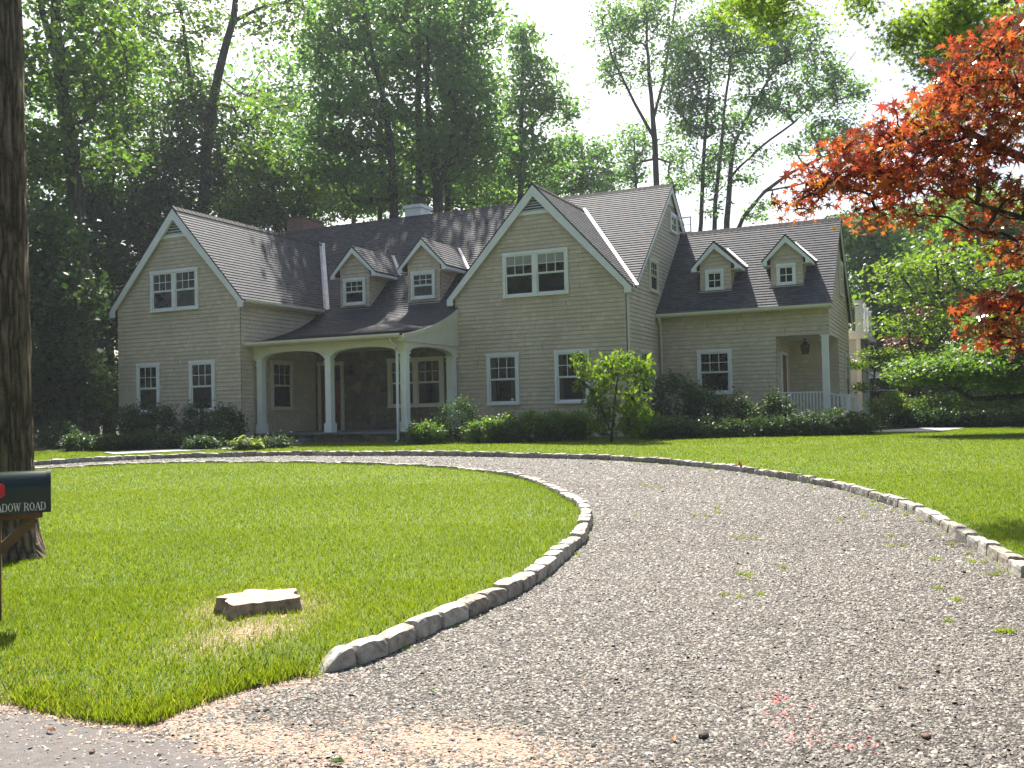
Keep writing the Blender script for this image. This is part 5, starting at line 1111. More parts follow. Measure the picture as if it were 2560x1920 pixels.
tree('red_japanese_maple', 'red-leaved Japanese maple reaching into the picture from the right', 'tree', [[(2760, 1500, 6.0, .10), (2700, 1100, 6.0, .09), (2560, 760, 5.8, .075), (2420, 560, 5.7, .06), (2330, 420, 5.6, .05)], [(2420, 560, 5.7, .04), (2250, 360, 5.6, .03), (2060, 268, 5.5, .015), (1960, 300, 5.5, .011), (1840, 350, 5.4, .007), (1740, 425, 5.4, .004)], [(2340, 430, 5.6, .035), (2230, 240, 5.7, .022), (2150, 120, 5.8, .010)], [(2480, 640, 5.7, .04), (2330, 530, 5.4, .025), (2200, 470, 5.3, .014), (2110, 440, 5.3, .008)], [(2560, 760, 5.8, .04), (2380, 700, 5.2, .02), (2240, 670, 5.1, .012), (2160, 680, 5.1, .006)]],
     [(2130, 110, 5.7, 70, 45, .35, 32), (2190, 60, 5.8, 40, 30, .3, 14), (2090, 190, 5.6, 80, 45, .35, 44), (1990, 260, 5.5, 90, 40, .35, 44), (1880, 320, 5.4, 80, 38, .3, 40), (1790, 385, 5.4, 62, 40, .3, 34), (1745, 440, 5.4, 34, 28, .2, 12), (1880, 400, 5.5, 70, 34, .3, 28), (1980, 360, 5.6, 100, 50, .35, 50), (2100, 300, 5.6, 90, 60, .35, 54), (2180, 230, 5.6, 50, 90, .35, 40), (2080, 400, 5.4, 60, 40, .3, 28), (1960, 455, 5.5, 34, 34, .2, 12), (1885, 465, 5.5, 22, 28, .15, 8), (2170, 430, 5.4, 50, 50, .3, 26), (2195, 540, 5.3, 36, 40, .25, 16), (2120, 500, 5.3, 24, 24, .2, 6), (2170, 660, 5.1, 50, 26, .25, 16), (2140, 710, 5.1, 42, 26, .2, 14), (2200, 740, 5.1, 30, 24, .2, 8), (2200, 640, 5.1, 24, 20, .2, 6), (2300, 150, 5.7, 90, 110, .5, 60), (2400, 330, 5.7, 110, 110, .6, 70), (2330, 520, 5.5, 100, 80, .5, 50), (2520, 500, 5.8, 110, 120, .7, 60), (2420, 40, 5.9, 120, 80, .6, 40), (2620, 300, 6, 110, 130, .7, 50), (2340, 680, 5.2, 70, 50, .4, 24)],
     leaf_red, None, per=9, leaf=.078, clump=(.075, .028), up=.9, lobed=True, droop=.8, rtip=.0022, top_tint=-.45, tvar=.2)
# --- trees across the road behind the camera (they show in the window panes and shade the facade)
def back_tree(x, y, h, seed):
    rg = np.random.default_rng(seed); g0 = float(gz(x, y)); root = thing('roadside_tree', 'tall roadside tree across the road behind the viewer', 'tree', (x, y, g0), 'trees across the road')
    mb = MB(); mb.tube([(x, y, g0-.2), (x+.1, y, g0+h*.4), (x, y+.2, g0+h*.9)], [.3, .22, .06], 8)
    cl = np.array([x, y, g0+h*.6])+rg.normal(0, 1, (70, 3))*np.array([2.2, 2.2, h*.17]); seg = grow([(x, y, g0+h*k/10) for k in range(3, 9)], cl, .016)
    Vt, Ft = tubes_np(seg, 4, rg); n0 = len(mb.v); mb.v += [tuple(p) for p in Vt]; mb.f += [tuple(int(i)+n0 for i in f) for f in Ft]; mb.uv += [[(0, 0)]*4]*len(Ft)
    mb.build('trunk', bark_far, root, smooth_=True); idx = rg.integers(0, 70, 7000); pos = cl[idx]+rg.normal(0, 1, (7000, 3))*np.array([.9, .9, .6])
    V_, kk = leaves(pos, .42, rg); npmesh('crown', V_-np.array([x, y, g0]), kk, leaf_mid, root, tint=np.clip(rg.normal(.45, .18, 7000), 0, 1))
for i, (x, y, h) in enumerate(((-6, -40, 18), (2, -44, 19), (8, -40, 18), (14, -46, 21), (21, -42, 19), (28, -47, 21), (34, -42, 20), (41, -42, 20), (48, -36, 19), (54, -28, 18))): back_tree(x, y, h, 900+i)
# tall woodland trees right of the lawn, out of the frame, carry the patch of shade on the right lawn
# ------------------------------------------------------------------ shrubs
def shrub(name, label, cat, u, v, Dd, ru, rv, n, lm, leaf=.07, per=38, group=None, rd=None, clump=(.10, .08), up=.5, aspect=.5, spiky=0.0, flowers=0):
    SEED[0] += 1; rg = np.random.default_rng(SEED[0]); c = px(u, v, Dd); g0 = float(gz(c[0], c[1])); rx = ru*Dd/VP; rz = rv*Dd/VP; rd = rd or rx*.8
    root = thing(name, label, cat, (float(c[0]), float(c[1]), g0), group)
    q = rg.normal(0, 1, (n, 3)); q /= np.linalg.norm(q, axis=1)[:, None]; q *= rg.uniform(.3, 1, (n, 1))**.4
    cl = np.array([c[0], c[1], 0])+q[:, :1]*_r0*rx+q[:, 1:2]*np.array([_fw[0], _fw[1], 0])*rd; topz = max(c[2]+rz, g0+.25); cz_ = (topz+g0)/2
    cl[:, 2] = cz_+q[:, 2]*(topz-g0)/2*(1+spiky*rg.uniform(-.2, .5, n)); cl[:, 2] = np.maximum(cl[:, 2], g0+.04)
    mb = MB(); stems = [(c[0], c[1], g0)]
    seg = grow(stems, cl, .003, .3, .02); Vt, Ft = tubes_np(seg, 4, rg); mb.v += [tuple(p) for p in Vt]; mb.f += [tuple(int(i) for i in f) for f in Ft]; mb.uv += [[(0, 0)]*4]*len(Ft)
    mb.build('stems', bark_far, root); k = rg.poisson(per, n); idx = np.repeat(np.arange(n), k); m_ = len(idx)
    pos = cl[idx]+rg.normal(0, 1, (m_, 3))*np.array([clump[0], clump[0], clump[1]]); pos[:, 2] = np.maximum(pos[:, 2], g0+.02)
    V_, kk = leaves(pos, leaf, rg, up, aspect)
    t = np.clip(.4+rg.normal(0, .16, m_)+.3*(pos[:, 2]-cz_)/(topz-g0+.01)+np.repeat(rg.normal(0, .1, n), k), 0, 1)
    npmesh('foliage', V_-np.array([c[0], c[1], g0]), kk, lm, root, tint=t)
    if flowers:
        for _ in range(flowers):
            j = int(rg.integers(0, n)); f0 = np.array([c[0], c[1], 0])+rg.uniform(-1, 1)*_r0*rx*.9-np.array([_fw[0], _fw[1], 0])*rd*rg.uniform(.5, 1); f0[2] = topz-rg.uniform(.02, .3)
            pz = f0+rg.normal(0, .035, (26, 3)); V2, k2 = leaves(pz, .06, rg, .6, .8); npmesh('blossom', V2-np.array([c[0], c[1], g0]), k2, petal, root, tint=rg.random(26))
    return root
LF = 'shrubs in front of the left gable'
for i, (u, v, Dd, ru, rv, sp, lab) in enumerate(((285, 902, 28.2, 30, 26, .3, 'under the first ground-floor window from the left'), (345, 900, 28.0, 34, 26, .4, 'between the two ground-floor windows of the left gable'), (425, 905, 27.8, 40, 26, .3, 'under the second window of the left gable'), (490, 908, 27.4, 34, 24, .4, 'at the right corner of the left gable'))):
    shrub('rhododendron', 'dark upright rhododendron '+lab, 'shrub', u, v, Dd, ru, rv, 70, leaf_rhodo, .115, 28, LF, clump=(.12, .10), spiky=sp, aspect=.32)
for u, v, Dd, ru, rv, lab in ((120, 935, 27.5, 50, 26, 'leftmost by the wood'), (175, 952, 25.5, 40, 14, 'at the left end of the bed'), (245, 955, 25.2, 42, 14, 'in the bed below the left corner of the house'), (315, 950, 25.4, 42, 16, 'in the bed below the first window'), (385, 955, 25.0, 42, 15, 'in the bed below the second window'), (440, 962, 24.4, 38, 14, 'beside the entrance path'), (470, 945, 25.8, 34, 14, 'behind the path near the gable corner')):
    shrub('low_shrub', 'low spreading green shrub '+lab, 'shrub', u, v, Dd, ru, rv, 70, leaf_dark, .07, 34, LF, clump=(.10, .06), up=.9)  # dark leaf colour stands in for the shade over this bed
shrub('hosta', 'hosta with pale-edged leaves at the corner of the path', 'plant', 532, 962, 23.6, 32, 13, 40, leaf_mat('leaf_variegated', [(.05, .09, .03), (.16, .2, .09), (.42, .44, .28)], .3), .13, 14, None, clump=(.1, .04), up=.8, aspect=.55)
shrub('low_shrub', 'low dark shrub in the shade beside the porch steps', 'shrub', 592, 957, 24.4, 38, 10, 40, leaf_rhodo, .07, 30)
AZ = 'azaleas in front of the big gable'
shrub('azalea', 'rounded azalea by the right end of the porch', 'shrub', 922, 935, 24.9, 40, 20, 80, leaf_mid, .06, 46, AZ, clump=(.09, .07), up=.8)
shrub('yew', 'dark round yew at the left corner of the big gable', 'shrub', 990, 898, 25.6, 48, 36, 120, leaf_dark, .05, 60, None, clump=(.10, .08), aspect=.3)
for u, v, Dd, ru, rv, lab in ((1048, 928, 24.6, 38, 24, 'next to the round dark yew'), (1098, 922, 24.6, 38, 25, 'below the left ground-floor window of the big gable'), (1152, 918, 24.7, 38, 25, 'right of the left ground-floor window'), (1204, 917, 24.8, 36, 25, 'below the middle of the big gable'), (1252, 916, 25.0, 34, 25, 'just left of the bright young tree'), (1395, 922, 25.0, 44, 26, 'just right of the bright young tree')):
    shrub('azalea', 'light green azalea '+lab, 'shrub', u, v, Dd, ru, rv, 90, leaf_mid, .062, 44, AZ, clump=(.09, .07), up=.8)
tree('young_tree', 'bright yellow-green young tree in front of the big gable', 'tree', [[(1322, 940, 23.4, .035), (1325, 880, 23.4, .028), (1335, 810, 23.4, .015)], [(1318, 930, 23.4, .02), (1290, 860, 23.4, .014)], [(1328, 930, 23.4, .02), (1375, 860, 23.4, .014)]],
     [(1345, 790, 23.4, 44, 26, .5, 30), (1282, 822, 23.4, 44, 36, .5, 28), (1388, 800, 23.4, 26, 34, .4, 18), (1325, 875, 23.4, 66, 44, .6, 46), (1252, 785, 23.4, 16, 16, .2, 5), (1385, 870, 23.4, 34, 40, .4, 16), (1330, 925, 23.4, 62, 22, .5, 30)], leaf_bright, None, per=15, leaf=.13, clump=(.10, .08), up=.3, droop=.5, rtip=.005, aspect=.42)
WS = 'shrubs in front of the right wing'
for u, v, Dd, ru, rv, n, sp, lab, m_ in ((1460, 850, 26.4, 62, 46, 150, .2, 'large dark shrub in the corner of the right wing', leaf_dark), (1520, 868, 26.2, 40, 36, 80, .3, 'dark shrub under the left side of the wing window', leaf_rhodo), (1585, 880, 25.8, 34, 34, 60, .7, 'upright leggy shrub right of the wing window', leaf_rhodo), (1680, 890, 25.6, 34, 34, 60, .7, 'upright leggy shrub left of the porch railing', leaf_rhodo), (1625, 902, 25.5, 34, 24, 50, .5, 'dark shrub between the two leggy shrubs', leaf_rhodo)):
    shrub('rhododendron', lab, 'shrub', u, v, Dd, ru, rv, n, m_, .095, 30, WS, clump=(.12, .1), spiky=sp, aspect=.36)
for u, v, ru, rv, fl, lab in ((1455, 922, 44, 20, 0, 'low dark shrub in front of the large corner shrub'), (1530, 924, 44, 18, 0, 'low dark shrub below the wing window'), (1605, 924, 42, 18, 0, 'low dark shrub in front of the leggy shrub'), (1670, 922, 40, 18, 0, 'low dark shrub left of the white-flowered ones'), (1735, 915, 40, 22, 1, 'low rhododendron with a single white bloom below the railing'), (1800, 912, 42, 24, 6, 'rhododendron covered with white blooms at the porch corner'), (1858, 916, 38, 20, 2, 'rhododendron with two white blooms at the right end of the bed')):
    shrub('rhododendron', lab, 'shrub', u, v, 24.9, ru, rv, 70, leaf_rhodo, .08, 34, WS, clump=(.11, .07), flowers=fl, aspect=.4)
HG = 'bushes along the far side of the right lawn'
for u, v, Dd, ru, rv, lab, m_ in ((1925, 882, 30, 46, 34, 'loose sunlit bush beside the side path', leaf_bright), (1995, 878, 31, 34, 18, 'small yellow-green bush above the clipped hedge', leaf_bright), (2055, 872, 31, 44, 26, 'pale sunlit bush behind the hedge', leaf_mid), (2130, 878, 30, 48, 30, 'broad bush left of the rightmost one', leaf_mid), (2195, 880, 29.5, 40, 34, 'rightmost green bush at the edge of the lawn', leaf_mid), (1975, 905, 29.5, 30, 18, 'dark clipped bush at the left end of the hedge', leaf_dark), (2030, 908, 29, 36, 18, 'dark clipped bush second in the hedge', leaf_dark), (2090, 908, 28.8, 38, 20, 'dark clipped bush in the middle of the hedge', leaf_dark), (2150, 910, 28.5, 36, 20, 'dark clipped bush fourth in the hedge', leaf_dark), (2205, 910, 28.3, 34, 20, 'dark clipped bush at the right edge of the picture', leaf_dark)):
    shrub('bush', lab, 'bush', u, v, Dd, ru, rv, 80, m_, .085, 36, HG, clump=(.13, .09), up=.7)
# ------------------------------------------------------------------ near trunk at the left
tr = thing('big_old_tree', 'big old tree with furrowed bark at the left edge behind the mailbox', 'tree', tuple(px(-6, 1210, 8.6)))
b0 = np.array(tr.location); zb = float(gz(b0[0], b0[1])); tr.location = (b0[0], b0[1], zb)
nk, nz = 96, 150; VV = []; top = 15.0
ln = lambda z: np.array([b0[0], b0[1]])+_r0[:2]*(-.012*z)
rgt = np.random.default_rng(3); ph = rgt.uniform(0, 6.28, 12)
for i in range(nz+1):
    z = -.15+(top+.15)*(i/nz)**1.6; r0_ = (.305-.005*z)+.16*math.exp(-max(z, 0)/.28); c = ln(max(z, 0))
    for j in range(nk):
        t = 2*math.pi*j/nk; fl = .10*math.exp(-max(z, 0)/.3)*(math.sin(5*t+ph[0])+.6*math.sin(3*t+ph[1]))*.5
        rdg = .017*abs(math.sin(t*15+1.3*math.sin(z*1.7+ph[2])+.8*math.sin(z*4.1+3*t)+ph[3]))+.008*math.sin(t*31+z*5+ph[4])
        r_ = r0_+fl+rdg; VV.append((c[0]+r_*math.cos(t), c[1]+r_*math.sin(t), zb+z))
VV = np.array(VV)-np.array(tr.location); i = (np.arange(nz)[:, None]*nk+np.arange(nk)[None]).ravel(); jn = (np.arange(nz)[:, None]*nk+(np.arange(nk)[None]+1) % nk).ravel()
idxmesh('trunk', VV, np.stack([i, jn, jn+nk, i+nk], 1), bark_near, tr, smooth_=True)
rg = np.random.default_rng(8); ct = ln(12); cl = np.array([ct[0]-2.0, ct[1]-1.5, zb+12.5])+rg.normal(0, 1, (60, 3))*np.array([1.6, 1.4, 1.3])
mb = MB(); seg = grow([(*ln(z), zb+z) for z in (8, 9.5, 11, 12.5, 14)], cl, .02); Vt, Ft = tubes_np(seg, 6, rg); mb.v += [tuple(p) for p in Vt]; mb.f += [tuple(int(q) for q in f) for f in Ft]; mb.uv += [[(0, 0)]*4]*len(Ft); mb.build('limbs', bark_near, tr)
idx = rg.integers(0, 60, 6000); V_, kk = leaves(cl[idx]+rg.normal(0, .5, (6000, 3)), .14, rg); npmesh('crown', V_-np.array(tr.location), kk, leaf_mid, tr, tint=rg.random(6000))
# ------------------------------------------------------------------ mailbox
mbx = site(8, 1100, 6.45); gzm = float(gz(mbx[0], mbx[1])); mroot = thing('mailbox', 'dark green rounded mailbox with a red flag on a wooden post, lettered in white', 'mailbox', (float(mbx[0]), float(mbx[1]), gzm))
green = simple('green_enamel', (.006, .022, .018), .22, .1, spec=.6); post_m = simple('weathered_post', (.17, .10, .055), .8, .3, 6, .6, 60); red_m = simple('red_enamel', (.65, .02, .03), .35, .05)
ax = np.array([_r0[0], _r0[1], 0.0]); th = rad(26); ax = np.array([ax[0]*math.cos(th)-ax[1]*math.sin(th), ax[0]*math.sin(th)+ax[1]*math.cos(th), 0]); ay = np.array([-ax[1], ax[0], 0])
zt_ = site(60, 1015, 6.4)[2]; zb_ = site(60, 1102, 6.4)[2]; hh = zt_-zb_; R_ = .118
xr_ = (110-0)*1.1573; right = site(106, 1060, 6.35); org = np.array([right[0], right[1], 0])
fm = lambda x, y, z: org+ax*x+ay*y+np.array([0, 0, z])
prf = [(-R_, zb_), (R_, zb_), (R_, zt_-R_)]+[(R_*math.cos(t), zt_-R_+R_*math.sin(t)) for t in np.linspace(0, math.pi, 21)[1:-1]]+[(-R_, zt_-R_)]
bb = MB()
def loft(bb, x0, x1, s0, s1):
    A = [fm(x0, y*s0, zb_+(z-zb_)*s0-(s0-1)*.0) for y, z in prf]; B = [fm(x1, y*s1, zb_+(z-zb_)*s1) for y, z in prf]
    for i in range(len(prf)): j = (i+1) % len(prf); bb.quad([A[i], A[j], B[j], B[i]])
    return A, B
A, B = loft(bb, -.60, 0, 1, 1); bb.quad(A[::-1]); bb.quad(B); body = bb.build('box_body', green, mroot)
for p in body.data.polygons: p.use_smooth = len(p.vertices) == 4
body.data.set_sharp_from_angle(angle=rad(35))
bb = MB(); A, B = loft(bb, -.012, .012, 1.025, 1.025); bb.quad(A[::-1]); bb.quad(B); bb.build('box_rim', green, mroot)
bb = MB(); z0 = zt_-.115
bb.prism([(q_-.025, z_) for q_, z_ in [(-.335, z0+.045), (-.26, z0+.045), (-.235, z0+.03), (-.235, z0-.035), (-.255, z0-.05), (-.29, z0-.045), (-.305, z0-.005), (-.335, z0+.0)]], lambda x, z, q: fm(x, -R_-q, z), .004, .010); bb.build('flag', red_m, mroot)
# serif lettering cut from strokes
letter_m = simple('white_lettering', (.75, .75, .72), .5, .03)
LT = {'M': (1.05, [((.12, 0), (.12, 1), .05), ((.12, 1), (.52, .05), .10), ((.52, .05), (.92, 1), .05), ((.92, 0), (.92, 1), .11)], [(.12, 0, .22), (.92, 0, .26), (.08, 1, .2), (.96, 1, .2)]),
      'E': (.72, [((.16, 0), (.16, 1), .11), ((.1, .97), (.64, .97), .05), ((.1, .03), (.66, .03), .05), ((.16, .52), (.5, .52), .05), ((.64, .97), (.64, .78), .05), ((.66, .03), (.66, .25), .05), ((.5, .42), (.5, .62), .04)], [(.14, 0, .2), (.14, 1, .2)]),
      'A': (.86, [((.10, 0), (.44, 1), .05), ((.44, 1), (.78, 0), .12), ((.22, .34), (.66, .34), .045)], [(.10, 0, .24), (.78, 0, .26)]),
      'D': (.86, [((.16, 0), (.16, 1), .11), ((.16, .97), (.5, .97), .05), ((.5, .97), (.72, .78), .09), ((.72, .8), (.72, .22), .12), ((.72, .22), (.5, .03), .09), ((.5, .03), (.16, .03), .05)], [(.14, 0, .2), (.14, 1, .2)]),
      'O': (.88, [((.14, .3), (.14, .7), .12), ((.14, .7), (.34, .96), .08), ((.34, .97), (.54, .97), .05), ((.54, .96), (.74, .7), .08), ((.74, .7), (.74, .3), .12), ((.74, .3), (.54, .04), .08), ((.54, .03), (.34, .03), .05), ((.34, .04), (.14, .3), .08)], []),
      'W': (1.15, [((.12, 1), (.34, 0), .11), ((.34, 0), (.58, .9), .05), ((.58, .95), (.80, 0), .11), ((.80, 0), (1.03, 1), .05)], [(.12, 1, .24), (.58, 1, .2), (1.03, 1, .2)]),
      'R': (.84, [((.16, 0), (.16, 1), .11), ((.16, .97), (.48, .97), .05), ((.48, .97), (.64, .86), .07), ((.64, .88), (.64, .66), .11), ((.64, .66), (.48, .53), .07), ((.48, .52), (.16, .52), .05), ((.42, .52), (.74, .02), .11)], [(.14, 0, .22), (.14, 1, .2), (.76, 0, .16)]), ' ': (.42, [], [])}
word = 'MEADOW ROAD'; hL = .052; LK = .74; tot = sum(LT[c][0] for c in word)*hL*LK; x = -.018-tot; bb = MB(); zl_ = zb_+.018; kq = 0
for c in word:
    wd_, st, sf = LT[c]
    for (a0, b0_), (a1, b1), wv in st:
        p = np.array([a0*LK, b0_])*hL; q_ = np.array([a1*LK, b1])*hL; d = q_-p; d /= np.linalg.norm(d); nv = np.array([-d[1], d[0]])*wv*hL/2; kq += 1; dq = .0015+.00006*(kq % 7)
        bb.quad([fm(x+s_[0], -R_-dq, zl_+s_[1]) for s_ in (p-nv, q_-nv, q_+nv, p+nv)])
    for cx_, cz2, wv in sf:
        kq += 1; dq = .0013+.00006*(kq % 5); bb.quad([fm(x+(cx_*LK-wv/2)*hL, -R_-dq, zl_+(cz2-.025)*hL), fm(x+(cx_*LK+wv/2)*hL, -R_-dq, zl_+(cz2-.025)*hL), fm(x+(cx_*LK+wv/2)*hL, -R_-dq, zl_+(cz2+.025)*hL), fm(x+(cx_*LK-wv/2)*hL, -R_-dq, zl_+(cz2+.025)*hL)])
    x += wd_*hL*LK
bb.build('lettering', letter_m, mroot)
bb = MB(); a = fm(-.37, -.045, 0); pc = fm(-.335, .0, 0)
bb.obox((pc[0], pc[1], gzm-.2), (pc[0], pc[1], zb_-.04), .095, .095, up=tuple(ay)); bb.build('post', post_m, mroot, bevel=.004)
bb = MB(); p = fm(-.56, 0, zb_-.02); q_ = fm(-.04, 0, zb_-.02); bb.obox(p, q_, .15, .036); bb.build('support_board', post_m, mroot)
bb = MB(); bb.obox(fm(-.30, 0, zb_-.25), fm(-.09, 0, zb_-.045), .05, .065, up=(0, 0, 1)); bb.build('brace', post_m, mroot)
# ------------------------------------------------------------------ stump
sx_, sy_ = STUMP; zs = float(H(np.array([[sx_, sy_]]))[0]); st_o = thing('tree_stump', 'freshly sawn low tree stump in the lawn with a pale cut top', 'stump', (sx_, sy_, zs))
rg = np.random.default_rng(21); nk = 72; cut_m, ns, ls, b = mat('fresh_cut_wood')
g = N(ns, 'ShaderNodeNewGeometry'); vm = N(ns, 'ShaderNodeVectorMath'); vm.operation = 'DISTANCE'; ls.new(g.outputs['Position'], vm.inputs[0]); vm.inputs[1].default_value = (sx_, sy_, zs+.12)
nz_ = N(ns, 'ShaderNodeTexNoise'); nz_.inputs['Scale'].default_value = 9; nz_.inputs['Detail'].default_value = 7; ls.new(g.outputs['Position'], nz_.inputs['Vector'])
rv = mth(ns, ls, 'SINE', mth(ns, ls, 'ADD', mth(ns, ls, 'MULTIPLY', vm.outputs['Value'], 330), mth(ns, ls, 'MULTIPLY', nz_.outputs[0], 12)))
r = ramp(ns, [(.2, (.36, .25, .19)), (.8, (.52, .385, .30))]); ls.new(mth(ns, ls, 'MULTIPLY_ADD', rv, .22, nz_.outputs[0]), r.inputs[0]); ls.new(r.outputs[0], b.inputs['Base Color']); b.inputs['Roughness'].default_value = .85
bp = N(ns, 'ShaderNodeBump'); bp.inputs['Strength'].default_value = .5; bp.inputs['Distance'].default_value = .01; ls.new(nz_.outputs[0], bp.inputs['Height']); ls.new(bp.outputs[0], b.inputs['Normal'])
out = []
for j in range(nk):
    t = 2*math.pi*j/nk; out.append(.245+.038*math.sin(3*t+.6)+.03*math.sin(5*t+2)+.018*math.sin(8*t+1)+.012*math.sin(13*t)+rg.uniform(-.007, .007))
ztop = .085; sb = MB(); rings = [(1.16, -.08, 1), (1.06, .02, 1), (1.01, .055, 1), (1.0, ztop, 1)]
L_ = []
for s_, z, _ in rings: L_.append([(sx_+out[j]*s_*math.cos(2*math.pi*j/nk), sy_+out[j]*s_*math.sin(2*math.pi*j/nk)*1.02, zs+z+(.014*math.sin(4*math.pi*j/nk) if z == ztop else 0)+(rg.uniform(-.006, .006) if z < ztop else 0)) for j in range(nk)])
for a_, c_ in zip(L_[:-1], L_[1:]):
    for j in range(nk): jj = (j+1) % nk; sb.quad([a_[j], a_[jj], c_[jj], c_[j]])
sb.build('bark', simple('stump_bark', (.36, .27, .21), .95, .4, 18, 1.0, 50), st_o)
sb = MB(); cen = (sx_, sy_, zs+ztop)
for s0, s1 in ((1.0, .72), (.72, .4)):
    ra = [tuple(np.array(cen)+(np.array(L_[-1][j])-np.array(cen))*s0+np.array([0, 0, rg.uniform(-.002, .003)*(s0 < 1)])) for j in range(nk)] if s0 == 1.0 else rb_
    rb_ = [tuple(np.array(cen)+(np.array(L_[-1][j])-np.array(cen))*s1+np.array([0, 0, .008*math.sin(j*.35)])) for j in range(nk)]
    for j in range(nk): jj = (j+1) % nk; sb.quad([ra[j], ra[jj], rb_[jj], rb_[j]])
for j in range(nk): jj = (j+1) % nk; sb.quad([rb_[j], rb_[jj], cen])
sb.build('cut_top', cut_m, st_o)
# ------------------------------------------------------------------ weeds, marker flag, litter
WD = 'weeds growing in the gravel drive'
def weed(u, v, s_, n=60, lab='small yellow-green weed tuft growing in the gravel'):
    x, y = on_ground(u, v); rg = np.random.default_rng(int(u*7+v)); k_ = max(1, int(round((s_/.028)**1.1)))
    for _ in range(k_):
        q_ = (rg.normal(0, s_, 2)*np.array([1.2, .7])) if k_ > 1 else (0, 0); weed1(x+q_[0], y+q_[1], .022, max(12, n//k_), lab, rg)
def weed1(x, y, s_, n, lab, rg):
    P = np.array([x, y])+rg.normal(0, s_*.8, (n, 2))*np.array([1, .7]); nn2 = len(P)
    th = rg.uniform(0, 6.28, nn2); h = .03*rg.uniform(.4, 1.3, nn2); c = np.column_stack([P, H(P)]); sd_ = np.column_stack([np.cos(th), np.sin(th), np.zeros(nn2)])*.003
    tip = c+np.column_stack([rg.normal(0, .5, (nn2, 2))*h[:, None], h]); V_ = np.stack([c-sd_, c+sd_, tip], 1).reshape(-1, 3)
    z0 = float(H(np.array([[x, y]]))[0]); o = npmesh('weed_tuft', V_-np.array([x, y, z0]), 3, weed_m, tint=np.clip(rg.normal(.5, .2, nn2), 0, 1)); o.location = (x, y, z0); tag(o, lab, 'weed', WD)
weed_m = leaf_mat('weed_leaf', [(.14, .20, .03), (.24, .29, .05), (.38, .38, .12)], .4)
for u, v, s_ in ((1635, 1217, .10), (1610, 1212, .06), (1785, 1271, .05), (1795, 1282, .03), (1740, 1290, .05), (1860, 1345, .06), (1838, 1348, .04), (1958, 1420, .04), (1870, 1442, .06), (1850, 1436, .04), (1840, 1493, .05), (1903, 1487, .02), (2230, 1365, .05), (2225, 1340, .04), (2345, 1402, .05), (2455, 1405, .05), (2350, 1475, .03), (2388, 1503, .05), (2486, 1440, .05), (2370, 1555, .03), (2160, 1290, .04), (1588, 1291, .03), (2100, 1300, .03)): weed(u, v, s_, int(300*s_*8*.4)+18)
for u, v in ((1630, 1160), (1665, 1162), (1725, 1168), (1775, 1172), (1920, 1192), (1972, 1203), (2035, 1217), (2128, 1236), (2180, 1258), (2205, 1265), (2230, 1275), (2265, 1284), (2300, 1300), (2345, 1335), (2380, 1355), (2425, 1380), (2460, 1400), (2500, 1425), (1480, 1300), (1440, 1383)): weed(u, v+6, .035, 40, 'weed tuft growing at the foot of a kerb block')
weed(2545, 1585, .12, 420, 'large grassy weed clump at the right edge of the gravel')
fx, fy_ = on_ground(1850, 1182); fz = float(gz(fx, fy_)); fo = thing('marker_flag', 'tiny orange marker flag standing at the outer kerb', 'flag', (fx, fy_, fz))
bb = MB(); bb.tube([(fx, fy_, fz), (fx, fy_, fz+.20)], [.002, .002], 5); bb.build('wire', metal_fl, fo)
bb = MB(); f0 = np.array([fx, fy_, fz]); r3 = np.array([_r0[0], _r0[1], 0]); bb.quad([f0+np.array([0, 0, .20]), f0+r3*(-.03)+np.array([0, 0, .13]), f0+r3*.05+np.array([0, 0, .10])]); bb.quad([f0+np.array([0, 0, .12]), f0+r3*.05+np.array([0, 0, .10]), f0+r3*.03+ay*.03+np.array([0, 0, .03])]); bb.build('pennant', simple('orange_plastic', (.85, .10, .03), .5), fo)
def rock(u, v, r_, lab, m, seed):
    x, y = on_ground(u, v); bm = bmesh.new(); bmesh.ops.create_icosphere(bm, subdivisions=2, radius=r_); rr = random.Random(seed)
    ph = [rr.uniform(0, 6) for _ in range(4)]
    for q in bm.verts: q.co *= 1+.2*math.sin(q.co.x/r_*2+ph[0])+.12*math.sin(q.co.y/r_*3+ph[1]); q.co.z *= .6
    me = D.meshes.new('stone'); bm.to_mesh(me); bm.free(); me.materials.append(m); o = D.objects.new('stone', me); C.objects.link(o); o.location = (x, y, float(H(np.array([[x, y]]))[0])+r_*.35); tag(o, lab, 'stone')
dk = simple('dark_stone', (.07, .06, .055), .8, .2, 20, .5, 60); bw = simple('brown_stone', (.15, .08, .06), .8, .2, 20, .5, 60)
rock(1757, 1843, .026, 'dark grey stone lying on the gravel near the bottom edge', dk, 1); rock(2313, 1846, .022, 'brown round stone on the gravel near the bottom right', bw, 2); rock(231, 1884, .012, 'small brown stone lying on the asphalt', bw, 3); rock(665, 1783, .016, 'dark stone among the chips near the end of the kerb', dk, 4); rock(2410, 1433, .02, 'reddish stone near the right kerb', bw, 5)
